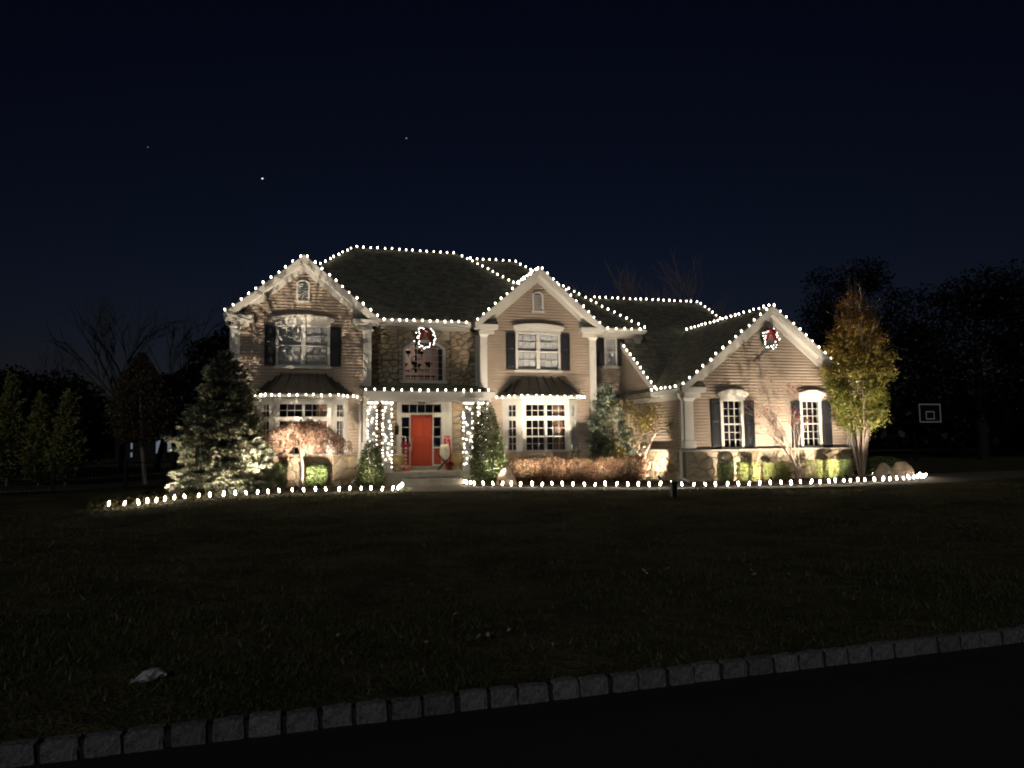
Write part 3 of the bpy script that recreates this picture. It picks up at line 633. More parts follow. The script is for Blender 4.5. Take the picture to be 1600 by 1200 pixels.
# --- entry door unit
DZ0, DZ1 = .85, 2.94
du = holes_boxes(MB(), -.98, 1.03, .50, .75, .72, 3.50, [(-.78,-.46,1.62,2.84),(-.78,-.46,.90,1.56),(.53,.85,1.62,2.84),(.53,.85,.90,1.56),(-.78,.85,3.02,3.36),(-.42,.49,DZ0,DZ1)])
du.box(1.031,1.30,.53,.74,.70,3.50); du.box(1.10,1.12,.515,.53,.8,3.4); du.box(1.20,1.22,.515,.53,.8,3.4)
du = du.obj("door_frame", mt_white, house)
door = MB().box(-.418,.488,.60,.645,DZ0+.002,DZ1-.002); 
door = door.obj("door", mt_door, house)
for a, b, c, d in ((-.30,-.02,2.05,2.78),(.09,.37,2.05,2.78),(-.30,-.02,1.08,1.85),(.09,.37,1.08,1.85)):
    MB().add([(a,.599,c),(b,.599,c),(b,.599,d),(a,.599,d),(a+.03,.592,c+.03),(b-.03,.592,c+.03),(b-.03,.592,d-.03),(a+.03,.592,d-.03),(a+.07,.584,c+.07),(b-.07,.584,c+.07),(b-.07,.584,d-.07),(a+.07,.584,d-.07)],
             [(0,1,5,4),(1,2,6,5),(2,3,7,6),(3,0,4,7),(4,5,9,8),(5,6,10,9),(6,7,11,10),(7,4,8,11),(8,9,10,11)]).obj("panel", mt_door, door)
mt_nick = M("satin nickel", (.65,.62,.56), .3, metal=.9)
kn = MB().lathe([(.03,0),(.035,.01),(.035,.02),(.02,.03)], 10); MB().box(-.40,-.345,.585,.60,1.66,1.98).obj("lock_plate", mt_nick, door)
MB().tube([(-.372,.56,1.80),(-.372,.53,1.72),(-.372,.53,1.56),(-.372,.565,1.48)], .014, 6).obj("handle", mt_nick, door)
for k, (a, b) in enumerate(((-.78,-.46),(.53,.85))):
    MB().box(a,b,.60,.63,.90,1.56).obj("side_panel", mt_door, du); MB().box(a+.02,b-.02,.56,.58,2.85,2.93).obj("side_panel", mt_door, du)
    for j in range(3):
        p = mobj("pane", pane_mesh, du, ((a+b)/2,.615,1.62+1.22*(j+.5)/3)); p.scale = (b-a,1,.40)
    g = MB(); 
    for j in (1,2): z_ = 1.62+1.22*j/3; g.box(a,b,.595,.63,z_-.012,z_+.012)
    g.obj("muntins", mt_white, du)
for i in range(5): p = mobj("pane", pane_mesh, du, (-.78+1.63*(i+.5)/5,.615,3.19)); p.scale = (.32,1,.34)
g = MB()
for i in range(1,5): x_ = -.78+1.63*i/5; g.box(x_-.012,x_+.012,.595,.63,3.02,3.36)
g.obj("muntins", mt_white, du)
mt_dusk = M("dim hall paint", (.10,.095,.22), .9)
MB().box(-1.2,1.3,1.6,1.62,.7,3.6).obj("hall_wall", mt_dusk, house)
MB().box(-1.0,1.0,.50,1.6,.70,.85).obj("threshold", mt_conc, house); MB().box(-.62,.62,.12,.499,.705,.845).obj("door_step", mt_conc, house)
# house number
def text(name, body, size, mat, parent, loc, rot, ext=.004, sx=1.0, align='CENTER'):
    cu = bpy.data.curves.new(name, 'FONT'); cu.body = body; cu.size = size; cu.extrude = ext; cu.align_x = align; cu.align_y = 'CENTER'; cu.materials.append(mat)
    tmp = bpy.data.objects.new(name, cu); C.objects.link(tmp); bpy.context.view_layer.update(); me = bpy.data.meshes.new_from_object(tmp.evaluated_get(bpy.context.evaluated_depsgraph_get())); bpy.data.objects.remove(tmp)
    o = bpy.data.objects.new(name, me); C.objects.link(o); o.parent = parent; o.location = loc; o.rotation_euler = rot; o.scale.x = sx; return o
text("house_number", "828", .135, mt_black, du, (.04,.49,3.43), (R(90),0,0), .006, 1.4)
# wall lantern left of the door
wl = thing("wall_lantern", -1.0, .50, 2.12, "black wall lantern mounted left of the red front door", "lantern")
MB().box(-.05,.05,-.02,0,.1,.42).obj("back_plate", mt_black, wl); MB().tube([(0,-.02,.40),(0,-.10,.50),(0,-.16,.44)], .012, 6).obj("arm", mt_black, wl)
lb = MB().lathe([(.05,0),(.075,.05),(.08,.32),(.09,.34),(.03,.44),(.01,.48)], 6, (0,-.16,0)); lb.obj("cage", mt_black, wl)

# --- porch
pr = MB().add([(-2.52,-1.78,3.74),(2.56,-1.78,3.74),(2.56,.599,4.16),(-2.52,.599,4.16),(-2.52,-1.78,3.66),(2.56,-1.78,3.66),(2.56,.599,3.80),(-2.52,.599,3.80)],
              [(0,1,2,3),(4,7,6,5),(0,4,5,1),(1,5,6,2),(2,6,7,3),(3,7,4,0)]).obj("porch_roof", mt_roof, house)
b = MB(); b.box(-2.50,2.54,-1.80,-1.781,3.56,3.73); b.box(-2.45,2.49,-1.74,-1.70,3.52,3.63); b.box(-2.34,2.40,-1.66,-1.40,3.36,3.58); b.box(-2.34,-2.08,-1.399,-.15,3.361,3.579); b.box(2.14,2.40,-1.399,-.15,3.361,3.579); b.box(-2.4,2.45,-1.69,.595,3.581,3.62)
b.obj("porch_beam", mt_white, house)
COLS = [(-2.16,-1.5),(-1.60,-1.5),(1.50,-1.5),(2.10,-1.5)]
for s_, d_ in COLS:
    o = MB().box(s_-.135,s_+.135,d_-.135,d_+.135,.86,3.24); o.box(s_-.17,s_+.17,d_-.17,d_+.17,.70,.859); o.box(s_-.18,s_+.18,d_-.18,d_+.18,3.241,3.359); o.box(s_-.16,s_+.16,d_-.16,d_+.16,3.16,3.22)
    o.obj("column", mt_white, house)
lnd = MB(); lnd.box(-2.35,2.40,-1.72,.49,.62,.70); lnd.box(-2.28,2.34,-1.66,.48,0,.619); lnd.obj("landing", mt_conc, house)
stp = MB(); stp.box(-1.10,1.18,-2.12,-1.70,.40,.46); stp.box(-1.06,1.14,-2.08,-1.68,0,.399); stp.obj("step", mt_conc, house)
# recessed porch lamps
for s_ in (-.55, .75):
    lp = thing("porch_downlight", s_, -.5, 3.578, "round recessed lamp in the porch ceiling, %s of the door centre" % ("left" if s_ < 0 else "right"), "ceiling lamp")
    MB().lathe([(.10,0),(.11,-.01),(.10,-.02),(.07,-.018)], 14).obj("trim_ring", mt_white, lp); MB().lathe([(.068,-.02),(.05,-.026)], 14).obj("lens", mt_lens, lp)
    ld = bpy.data.lights.new("porch_lamp", 'SPOT'); ld.energy = 48; ld.color = (1,.86,.64); ld.spot_size = R(150); ld.spot_blend = .7; ld.shadow_soft_size = .06
    lo = bpy.data.objects.new("porch_lamp", ld); C.objects.link(lo); lo.parent = lp; lo.location = (0,0,-.04)

# ------------------------------------------------------------------ strings of lights
bulb_mesh = MB().lathe([(.008,-.02),(.016,-.012),(.024,.008),(.029,.026),(.026,.048),(.015,.068),(.004,.078)], 8).mesh("bulb", mt_bulb, True)
stake_mesh = MB().lathe([(.008,-.02),(.018,-.01),(.022,.016),(.026,.042),(.024,.076),(.017,.106),(.005,.12)], 8).mesh("bulb", mt_stake, True)
mini_mesh = MB().lathe([(.006,-.018),(.019,-.008),(.024,.006),(.014,.020),(.004,.026)], 6).mesh("bulb", mt_mini, True)
wbulb_mesh = MB().lathe([(.005,-.015),(.015,-.007),(.019,.005),(.011,.016),(.003,.021)], 6).mesh("bulb", mt_cool, True)
def light_string(label, paths, step=.315, lift=.03, mesh=bulb_mesh, tilt=True, name="light_string", wire_sag=.0, group="strings of white lights"):
    base = Vector(paths[0][0]); t = thing(name, base.x, base.y, base.z, label, "string lights", group)
    wr = MB(); last = None
    for P in paths:
        P = [Vector(p) for p in P]; wr.tube([p-base+Vector((0,0,.012)) for p in P], .008, 4)
        for p in sample_path(P, step, rng.uniform(.05,.18)):
            if last is not None and (p-last).length < .14: continue
            last = p; o = mobj("bulb", mesh, t, p-base+Vector((rng.uniform(-.03,.03), rng.uniform(-.012,.012), lift+rng.uniform(-.018,.014))), rng.uniform(0,6.28)); o.scale = (rng.uniform(.74,1.05),)*3
            if tilt: o.rotation_euler = (rng.uniform(-.35,.35), rng.uniform(-.35,.35), 0)
    wr.obj("wire", mt_wire, t); return t
def gl(c, hw, zb, za, d): return [(c-hw,d,zb+.03),(c,d,za+.04)], [(c,d,za+.04),(c+hw,d,zb+.03)]
light_string("string of white bulbs along both slopes of the left gable", [*gl(LC,2.86,6.68,9.06,-.36)], .345)
light_string("string of white bulbs along both slopes of the middle gable", [*gl(MC-.02,2.86,6.68,9.14,-.36)], .345)
light_string("string of white bulbs along both slopes of the right wing gable", [*gl(WC,4.20,3.76,7.05,WD-.36)], .375)
light_string("string of white bulbs up the left hip and along the main ridge", [[(-5.4,2.24,8.52),(-2.34,5.30,11.05),(2.62,5.30,11.05)]], .335)
light_string("string of white bulbs down the right hip of the main roof", [[(2.75,5.17,10.94),(6.0,1.95,8.26)]], .33)
light_string("string of white bulbs along the ridge of the middle gable", [[(MC-.02,-.2,9.17),(MC-.02,3.0,9.17)]], .30)
light_string("string of white bulbs along the lower rear ridge and right hip", [[(3.2,5.35,10.84),(5.60,5.35,10.84),(10.34,.64,6.86)]], .335)
light_string("string of white bulbs on the eave above the stone entry wall", [[(-1.72,.02,6.71),(2.08,.02,6.71)]], .31)
light_string("string of white bulbs on the short eave between middle gable and wing", [[(7.86,.44,6.75),(10.34,.44,6.75)]], .40)
light_string("string of white bulbs along the garage ridge behind the wing", [[(9.5,4.7,9.06),(15.7,4.7,9.08),(16.5,1.2,6.4)]], .33)
light_string("string of white bulbs along the ridge of the right wing gable", [[(WC,WD-.2,7.08),(WC,2.0,7.08)]], .33)
light_string("string of white bulbs up the garage rake beside the small upper window", [[(9.24,-2.22,3.88),(9.24,.62,6.02)]], .38)
light_string("string of white bulbs on the side eave left of the wing gable", [[(8.98,WD-.2,3.78),(8.98,-2.3,3.78)]], .38)
light_string("string of white bulbs along the porch eave above the red door", [[(-2.50,-1.83,3.74),(2.52,-1.83,3.74)]], .335)
for c, nm in ((LC+.03,"left"), (MC+.02,"right")):
    light_string("string of white bulbs around the roof edge of the %s bay window" % nm, [[(c-1.98,-.05,3.61),(c-1.24,-BDp-.40,3.61),(c+1.24,-BDp-.40,3.61),(c+2.06,-.05,3.61)]], .30 if c < 0 else .31, .0)
# border bulbs staked in the bed edge
def border(label, pts):
    return light_string(label, [[(a,b,G+.03) for a,b in pts]], .37, .055, stake_mesh, True, "path_light_string")
border("white bulbs staked along the left bed edge, from the lawn to the steps", BL)
border("white bulbs staked along the right bed edge, curling round the corner tree", BR)
# mini lights wound round the porch columns
names = ("outer left", "inner left", "inner right", "outer right")
for (s_, d_), nm in zip(COLS, names):
    t = thing("column_light_string", s_, d_, .72, "tiny white lights wound round the %s porch column" % nm, "string lights", "strings of white lights")
    wr = []; n = 58
    for k in range(n*4+1):
        u = k/(n*4); a = u*17*2*math.pi; cx, sx = math.cos(a), math.sin(a); q = .150/max(abs(cx), abs(sx)); wr.append((q*cx, q*sx, 2.42*u+.2))
    MB().tube(wr, .006, 3).obj("wire", mt_wire, t)
    for k in range(n):
        p = wr[min(len(wr)-1, int((k+rng.random())*4))]; q = 1.10; mobj("bulb", mini_mesh, t, (p[0]*q, p[1]*q, p[2]+rng.uniform(-.04,.04)), rng.uniform(0,6))
    for k in range(5): mobj("bulb", mini_mesh, t, (-.17+.085*k, -.20, 2.58), 0)
for c, s0, s1 in ((0,-2.3,-1.4),(1,1.36,2.3)): 
    light_string("tiny white lights draped across the %s porch capitals" % ("left" if c == 0 else "right"), [[(s0,-1.72,3.28),((s0+s1)/2,-1.72,3.33),(s1,-1.72,3.28)]], .10, .0, mini_mesh, False, "capital_light_string")

# ------------------------------------------------------------------ wreaths
mt_needle = leaf_mat("wreath needles", [(.02,.05,.02),(.04,.09,.03),(.03,.07,.035)], .2)
def leaf_quads(P, D, L, Wd, nrm_rand=1.0):           # leaf quads: centres P (n,3), directions D (n,3)
    n = len(P); D = D/np.linalg.norm(D, axis=1, keepdims=True); rv = nrg.normal(size=(n,3)); A = np.cross(D, rv); A /= np.linalg.norm(A, axis=1, keepdims=True)+1e-9
    L = np.broadcast_to(np.asarray(L, float).reshape(-1,1), (n,1)); Wd = np.broadcast_to(np.asarray(Wd, float).reshape(-1,1), (n,1)); N = np.cross(D, A)
    V = np.stack([P-D*L*.5, P+A*Wd*.5+N*Wd*.15, P+D*L*.5, P-A*Wd*.5+N*Wd*.15], 1).reshape(-1,3); return V, np.arange(n*4).reshape(-1,4)
def leaf_obj(name, P, D, L, Wd, mat, parent, loc=(0,0,0)):
    V, F = leaf_quads(np.asarray(P), np.asarray(D), L, Wd); return mobj(name, np_mesh(name, V, F, mat), parent, loc)
def wreath(s, d, z, rad, label):
    t = thing("wreath", s, d, z, label, "wreath", "lit wreaths"); n = 900
    a = nrg.uniform(0, 2*np.pi, n); rr = rad*.78+nrg.normal(0, rad*.10, n); P = np.stack([rr*np.cos(a), nrg.normal(-.06,.035,n), rr*np.sin(a)], 1)
    D = np.stack([-np.sin(a), nrg.normal(-.4,.5,n), np.cos(a)], 1)+nrg.normal(0,.6,(n,3)); leaf_obj("greenery", P, D, .13, .028, mt_needle, t)
    ringp = [(rad*.78*math.cos(k*math.pi/12), -.05, rad*.78*math.sin(k*math.pi/12)) for k in range(25)]; MB().tube(ringp, rad*.10, 6).obj("frame", mt_wire, t)
    for k in range(38):
        q = 2*math.pi*(k+rng.uniform(-.4,.4))/38
        if .38*math.pi < q < .62*math.pi and rng.random() < .35: continue
        r_ = rad*.80+rng.uniform(-1,1)*rad*.24; mobj("bulb", wbulb_mesh, t, (r_*math.cos(q), -.13+rng.uniform(-.02,.02), r_*math.sin(q)))
    bo = MB(); q = .72
    for sg in (-1, 1):
        bo.tube([(0,-.17,rad*.52),(sg*.16*q,-.20,rad*.52+.13*q),(sg*.28*q,-.18,rad*.52+.09*q),(sg*.26*q,-.18,rad*.52-.05*q),(0,-.17,rad*.50)], [.022,.040,.044,.036,.022], 6)
        bo.add([(0,-.16,rad*.52),(sg*.07,-.16,rad*.54),(sg*.30,-.17,-rad*.22),(sg*.19,-.17,-rad*.32),(0,-.15,rad*.52),(sg*.07,-.15,rad*.54),(sg*.30,-.16,-rad*.22),(sg*.19,-.16,-rad*.32)], [(0,1,2,3),(7,6,5,4),(1,5,6,2),(3,7,4,0),(2,6,7,3)])
    bo.lathe([(.015,-.03),(.045,-.015),(.045,.015),(.015,.03)], 8, (0,-.2,rad*.52)); bo.obj("bow", mt_red, t)
    return t
wreath(.16, .50, 6.10, .46, "lit wreath with red bow hung over the arched entry window")
wreath(13.24, WD-.04, 5.80, .44, "lit wreath with red bow high on the right wing gable")

# ------------------------------------------------------------------ landscape uplights (black bullet fixtures staked in the beds)
def uplight(s, d, ts, td, tz, watt, cone, label, col=(1.0,.84,.66), soft=.03):
    t = thing("uplight", s, d, G, label, "uplight", "black bed uplights"); v = (Vector((ts,td,tz))-Vector((s,d,G+.16))).normalized()
    MB().tube([(0,0,-.02),(0,0,.13)], .012, 6).obj("stake", mt_black, t); p0 = Vector((0,0,.16))
    MB().tube([p0-v*.07, p0-v*.05, p0+v*.05, p0+v*.07], [.02,.042,.045,.047], 10).obj("housing", mt_black, t)
    MB().tube([p0+v*.055, p0+v*.0705], .036, 10).obj("lens", mt_lens, t)
    l = bpy.data.lights.new("uplight_lamp", 'SPOT'); l.energy = watt; l.color = col; l.spot_size = R(cone); l.spot_blend = .9; l.shadow_soft_size = soft
    lo = bpy.data.objects.new("uplight_lamp", l); C.objects.link(lo); lo.parent = t; lo.location = p0+v*.085
    lo.rotation_euler = v.to_track_quat('-Z', 'Y').to_euler(); return t
UP = 1.8
uplight(-4.85,-3.75, -4.7,0,6.4, 1650*UP, 60, "uplight at the bed edge before the weeping tree", soft=.012)
uplight(-4.1,-2.95, -4.5,0,3.3, 470*UP, 105, "uplight at the foot of the weeping tree before the left bay", soft=.008)
uplight(-6.9,-4.75, -7.2,-2.2,1.5, 130*UP, 100, "uplight on the lawn side of the blue spruce")
uplight(-9.3,-3.7, -7.4,-2.4,1.8, 250*UP, 90, "uplight left of the blue spruce near the stone block")
uplight(-5.9,-4.3, -6.45,-.1,5.6, 620*UP, 62, "uplight between the blue spruce and the weeping tree", soft=.012)
uplight(3.35,-3.4, 4.0,0,5.0, 300*UP, 112, "uplight at the left end of the red hedge beside the pale boulder")
uplight(4.75,-4.15, 4.8,0,5.4, 400*UP, 112, "uplight before the second shrub of the red hedge")
uplight(6.25,-4.6, 6.3,0,5.4, 400*UP, 112, "uplight before the fourth shrub of the red hedge")
uplight(8.45,-3.85, 8.1,.6,3.4, 480*UP, 112, "uplight before the right end of the red hedge")
uplight(11.6,-6.35, 11.6,-5.0,1.1, 260*UP, 110, "uplight before the second boxwood of the wing row", soft=.012)
uplight(13.95,-7.05, 13.3,WD,4.6, 850*UP, 100, "uplight at the foot of the red maple before the wing", soft=.012)
uplight(14.9,-6.35, 15.0,-5.0,1.1, 260*UP, 100, "uplight before the last boxwoods of the wing row")
uplight(15.95,-7.3, 16.8,-5.0,3.9, 620*UP, 70, "uplight in front of the tall autumn tree")
uplight(-2.55,-3.5, -1.9,-1,2.6, 90*UP, 90, "uplight before the small holly by the porch")
uplight(2.15,-3.75, 2.2,-2.1,2.2, 130*UP, 90, "uplight before the tall holly by the porch")

# ------------------------------------------------------------------ plants
def grow(p, v, L, r, lev, mb, tips, spread=.55, n=(2,4), up=.12, shrink=.72, rr=rng, sides=5, wob=.12):
    pts = [Vector(p)]; q = Vector(p); vv = Vector(v).normalized(); k = 3
    for i in range(k):
        vv = (vv+Vector((rr.gauss(0,wob), rr.gauss(0,wob), rr.gauss(0,wob)+up*.3))).normalized(); q = q+vv*L/k; pts.append(q.copy())
    mb.tube(pts, [r, r*.88, r*.76, r*.62], sides)
    if lev == 0: tips.append((q.copy(), vv.copy())); return
    for i in range(rr.randint(*n)):
        t = rr.uniform(.45, 1.0) if i else 1.0; b = pts[0].lerp(q, t) if t < 1 else q
        if t < 1: b = pts[min(k-1, int(t*k))].lerp(pts[min(k, int(t*k)+1)], t*k-int(t*k))
        a = Vector((rr.gauss(0,1), rr.gauss(0,1), rr.gauss(0,.6))); a = (a-a.dot(vv)*vv).normalized()
        grow(b, vv+a*spread*rr.uniform(.6,1.4)+Vector((0,0,up)), L*shrink*rr.uniform(.8,1.15), r*.6, lev-1, mb, tips, spread, n, up, shrink, rr, max(3, sides-1), wob)
def conifer(name, s, d, Ht, Rb, label, mat, cat="tree", seed=1, dens=1.0, skew=.9, droop=-.18, nl=.20, nw=.045, z0=.12, group=None, bark=mt_bark, lump=.22):
    r = np.random.default_rng(seed); t = thing(name, s, d, G, label, cat, group)
    P = []; D = []; nb = int(330*dens*Ht/5*max(1, Rb/1.2)); br = MB()
    br.tube([(0,0,-.1),(0,0,Ht*.5),(0,0,Ht*.97)], [.045*Ht*.4, .025*Ht*.4, .008], 7)
    for k in range(nb):
        h = z0+(Ht-z0)*(1-(1-r.random())**.62)*.985; u = 1-(h-z0)/(Ht-z0); az = r.uniform(0, 2*np.pi)
        L = Rb*(u**skew)*(1+lump*np.sin(az*3+h*2.3)+r.normal(0,.12))+.10; e = droop+.55*(1-u)+r.normal(0,.08)
        dr = np.array([np.cos(az)*np.cos(e), np.sin(az)*np.cos(e), np.sin(e)]); sd = np.cross(dr, [0,0,1.]); sd /= np.linalg.norm(sd)
        base = np.array([0,0,h]); m = max(4, int(L*26*dens**.5)); tt = r.uniform(.18,1,m)**.75
        pos = base+dr*(tt*L)[:,None]+np.array([0,0,1])*(.10*L*tt**2)[:,None]; lat = r.normal(0, 1, m)*(.22*L*(1.05-tt)+.045); pos += sd*lat[:,None]+r.normal(0,.03,(m,3))
        P.append(pos); D.append(dr+sd*np.sign(lat)[:,None]*r.uniform(.1,.9,m)[:,None]+r.normal(0,.28,(m,3))+np.array([0,0,.12]))
        if k % 3 == 0: br.tube([tuple(base), tuple(base+dr*L*.5), tuple(base+dr*L*.85+np.array([0,0,.07*L]))], [.018,.011,.004], 3)
    P = np.concatenate(P); D = np.concatenate(D); n = len(P)
    # each spray is a small fan of three needle blades
    P3 = np.repeat(P, 3, 0)+r.normal(0,.02,(n*3,3)); D3 = np.repeat(D, 3, 0)+r.normal(0,.35,(n*3,3))
    br.obj("trunk", bark, t); leaf_obj("crown", P3, D3, nl*r.uniform(.6,1.2,n*3), nw, mat, t); return t
def bush_pts(r, n, rx, ry, z0, z1, box=.0, shell=.75, lump=.10):
    out = []
    while len(out) < n:
        p = r.uniform(-1, 1, 3); q = (abs(p)**(2+box*6)).sum()
        if q > 1: continue
        if q < .35 and r.random() < shell: continue
        f = 1+lump*np.sin(p[0]*5+p[2]*4)*np.cos(p[1]*5)+r.normal(0,.05)*(1-box)
        out.append([p[0]*rx*f, p[1]*ry*f, z0+(z1-z0)*(p[2]+1)/2])
    return np.array(out)
def bush(name, s, d, rx, ry, h, label, mat, cat="shrub", seed=1, n=3500, box=0.0, L=.06, Wd=.035, z0=.03, group=None, core=True):
    r = np.random.default_rng(seed); t = thing(name, s, d, G, label, cat, group); P = bush_pts(r, n, rx, ry, z0, h, box); D = P-np.array([0,0,h*.35])+r.normal(0,.25,(n,3))
    leaf_obj("foliage", P, D, L*r.uniform(.6,1.3,n), Wd, mat, t); st = MB()
    for k in range(9):
        a = r.uniform(0,6.28); q = r.uniform(.2,.75); st.tube([(0.03*np.cos(a),.03*np.sin(a),-.05),(rx*q*.4*np.cos(a),ry*q*.4*np.sin(a),h*.4),(rx*q*np.cos(a),ry*q*np.sin(a),h*.85)], [.014,.010,.004], 4)
    st.obj("stems", mt_bark, t); return t
lm_spruce = leaf_mat("blue spruce needles", [(.08,.095,.06),(.16,.18,.135),(.13,.13,.065),(.22,.24,.19),(.19,.145,.085)], .15)
lm_dwarf = leaf_mat("dwarf spruce needles", [(.09,.115,.08),(.20,.23,.175),(.13,.16,.10)], .15)
lm_weep = leaf_mat("brown weeping leaves", [(.06,.03,.022),(.13,.072,.046),(.19,.115,.075),(.10,.055,.04),(.23,.145,.095)], .15)
lm_holly = leaf_mat("holly leaves", [(.03,.045,.018),(.07,.095,.04),(.13,.15,.07),(.05,.07,.025),(.20,.21,.11)], .15)
lm_box = leaf_mat("boxwood leaves", [(.17,.20,.05),(.28,.32,.10),(.36,.39,.15),(.21,.25,.07)], .3)
lm_box2 = leaf_mat("dark boxwood leaves", [(.10,.15,.05),(.18,.25,.09),(.14,.19,.07)], .3)
lm_hedge = leaf_mat("autumn hedge leaves", [(.10,.04,.028),(.19,.105,.06),(.14,.062,.048),(.10,.085,.04),(.24,.165,.075),(.08,.03,.025),(.18,.11,.08)], .2)
lm_horn = leaf_mat("turning leaves", [(.11,.145,.03),(.16,.17,.035),(.21,.175,.04),(.34,.20,.05),(.40,.19,.05),(.33,.13,.035)], .35, zramp=(3.4,8.2))
lm_rmap = leaf_mat("red maple leaves", [(.36,.06,.05),(.28,.04,.04),(.42,.12,.08)], .35)
lm_gmap = leaf_mat("maple leaves", [(.10,.13,.025),(.17,.18,.04),(.36,.17,.05),(.15,.17,.03),(.30,.19,.05)], .35)
lm_cover = leaf_mat("ground cover", [(.10,.08,.03),(.16,.13,.05),(.08,.10,.03),(.20,.15,.08)], .3)

conifer("spruce_tree", -7.2, -2.55, 4.85, 1.58, "large blue spruce standing at the left corner of the house", lm_spruce, seed=4, dens=1.35, skew=.72, lump=.17)
conifer("dwarf_spruce", 7.85, -.55, 4.2, 1.08, "small blue green conifer before the dark shutter right of the bay", lm_dwarf, seed=9, dens=1.2, skew=.75, droop=.05, nl=.15)
# weeping tree: pale trunk, umbrella of brown leaves
t = thing("weeping_tree", -4.66, -1.95, G, "small weeping tree with a brown umbrella crown before the left bay", "tree"); r = np.random.default_rng(31)
MB().tube([(0,0,-.1),(.02,0,.6),(-.02,.01,1.3),(.01,0,1.95)], [.085,.062,.058,.075], 9).obj("trunk", mt_bark, t)
P = []; D = []; br = MB()
for k in range(150):
    a = r.uniform(0, 6.283); L = r.uniform(.1,1)**.6*(1.72+.12*np.sin(3*a)); top = 2.40-.68*(L/1.6)**1.5+r.normal(0,.05); end = min(top-.1, 1.36+r.normal(0,.11)+.10*(L-1.0)); m = 64
    tt = np.linspace(.05, 1, m); rad = L*np.minimum(1, tt*1.6)**.8; z = np.where(tt < .55, 1.9+(top-1.9)*np.sin(tt/.55*np.pi/2)+.42*(1-L/1.7)*0+.34*np.sin(tt/.55*np.pi)*(L/1.6)**.5, top-(top-end)*((tt-.55)/.45)**1.3)
    pos = np.stack([rad*np.cos(a)*1.0, rad*np.sin(a)*.85, z], 1); br.tube([tuple(q) for q in pos[::9]], [.02,.014,.011,.008,.006,.005,.004,.003][:len(pos[::9])], 3)
    dd = np.gradient(pos, axis=0); keep = r.random(m) < .85; P.append((pos+r.normal(0,.05,(m,3)))[keep]); D.append((dd/np.linalg.norm(dd,axis=1,keepdims=True)+np.array([0,0,-.7])+r.normal(0,.35,(m,3)))[keep])
br.obj("branches", mt_bark, t); P = np.concatenate(P); D = np.concatenate(D); leaf_obj("crown", P, D, .11*r.uniform(.6,1.2,len(P)), .036, lm_weep, t)
# hollies by the porch
def cone_shrub(name, s, d, Ht, Rb, label, mat, seed, n, L=.085, Wd=.05):
    r = np.random.default_rng(seed); t = thing(name, s, d, G, label, "shrub"); u = 1-np.sqrt(r.random(n)); z = .08+(Ht-.08)*u; a = r.uniform(0,6.283,n)
    Rz = Rb*np.clip((1-u)**.55, .04, 1)*np.clip(.72+u*1.6, 0, 1)*(1+.14*np.sin(a*3+z*4)*np.cos(z*6+a)+r.normal(0,.10,n)); rad = Rz*r.uniform(.25,1,n)**.4
    P = np.stack([rad*np.cos(a), rad*np.sin(a), z], 1); D = np.stack([np.cos(a), np.sin(a), np.full(n,.3)], 1)+r.normal(0,.6,(n,3))
    MB().tube([(0,0,-.1),(0,0,Ht*.5),(.02,0,Ht*.93)], [.05,.03,.008], 6).obj("trunk", mt_bark, t)
    b = MB()
    for k in range(40):
        zz = r.uniform(.15,.85)*Ht; aa = r.uniform(0,6.28); q = Rb*(1-zz/Ht)**.62*.8; b.tube([(0,0,zz),(q*np.cos(aa),q*np.sin(aa),zz+.18)], [.012,.004], 3)
    b.obj("branches", mt_bark, t); leaf_obj("crown", P, D, L*r.uniform(.6,1.3,n), Wd, mat, t); return t
cone_shrub("holly_shrub", 2.06, -2.35, 3.2, .78, "tall pyramidal holly hiding the outer right porch column", lm_holly, 51, 10500)
cone_shrub("holly_shrub", -2.30, -2.35, 1.75, .60, "small pointed holly in front of the outer left porch column", lm_holly, 52, 5200)
# boxwoods
bush("boxwood", -5.55, -1.35, .30, .30, .92, "round boxwood between the spruce and the weeping tree trunk", lm_box2, seed=61, n=5200, box=.25, group="clipped boxwoods")
bush("boxwood", -4.15, -1.35, .37, .33, .84, "round boxwood right of the weeping tree trunk", lm_box2, seed=62, n=5200, box=.35, group="clipped boxwoods")
bx = [(10.48,.245,.72,"leftmost","dark "),(11.21,.175,.74,"second from left",""),(11.75,.160,.72,"third from left",""),(12.4,.160,.70,"fourth from left",""),(13.0,.175,.72,"fifth from left",""),(14.43,.255,.76,"third from right",""),(15.26,.215,.76,"second from right",""),(15.93,.185,.74,"rightmost","dark ")]
for k, (s_, rx, hh, nm, dk) in enumerate(bx):
    bush("boxwood", s_, -5.15, rx, rx*.95, hh, "clipped square boxwood below the wing, %s in the row" % nm, lm_box2 if dk else lm_box, seed=70+k, n=3000, box=1.2, group="clipped boxwoods", L=.04, Wd=.028)
# autumn hedge of five shrubs
hn = ["leftmost, beside the pale boulder", "second from the left", "in the middle", "second from the right", "rightmost, below the small maple"]
for k in range(5):
    s_ = 3.55+k*1.02; bush("hedge_shrub", s_, -2.05-.26*k, .66, .5, .98+.05*math.sin(k*2.1), "red and yellow autumn hedge shrub, %s of five" % hn[k], lm_hedge, seed=90+k, n=6000, box=.18, L=.06, Wd=.034, group="autumn hedge shrubs")
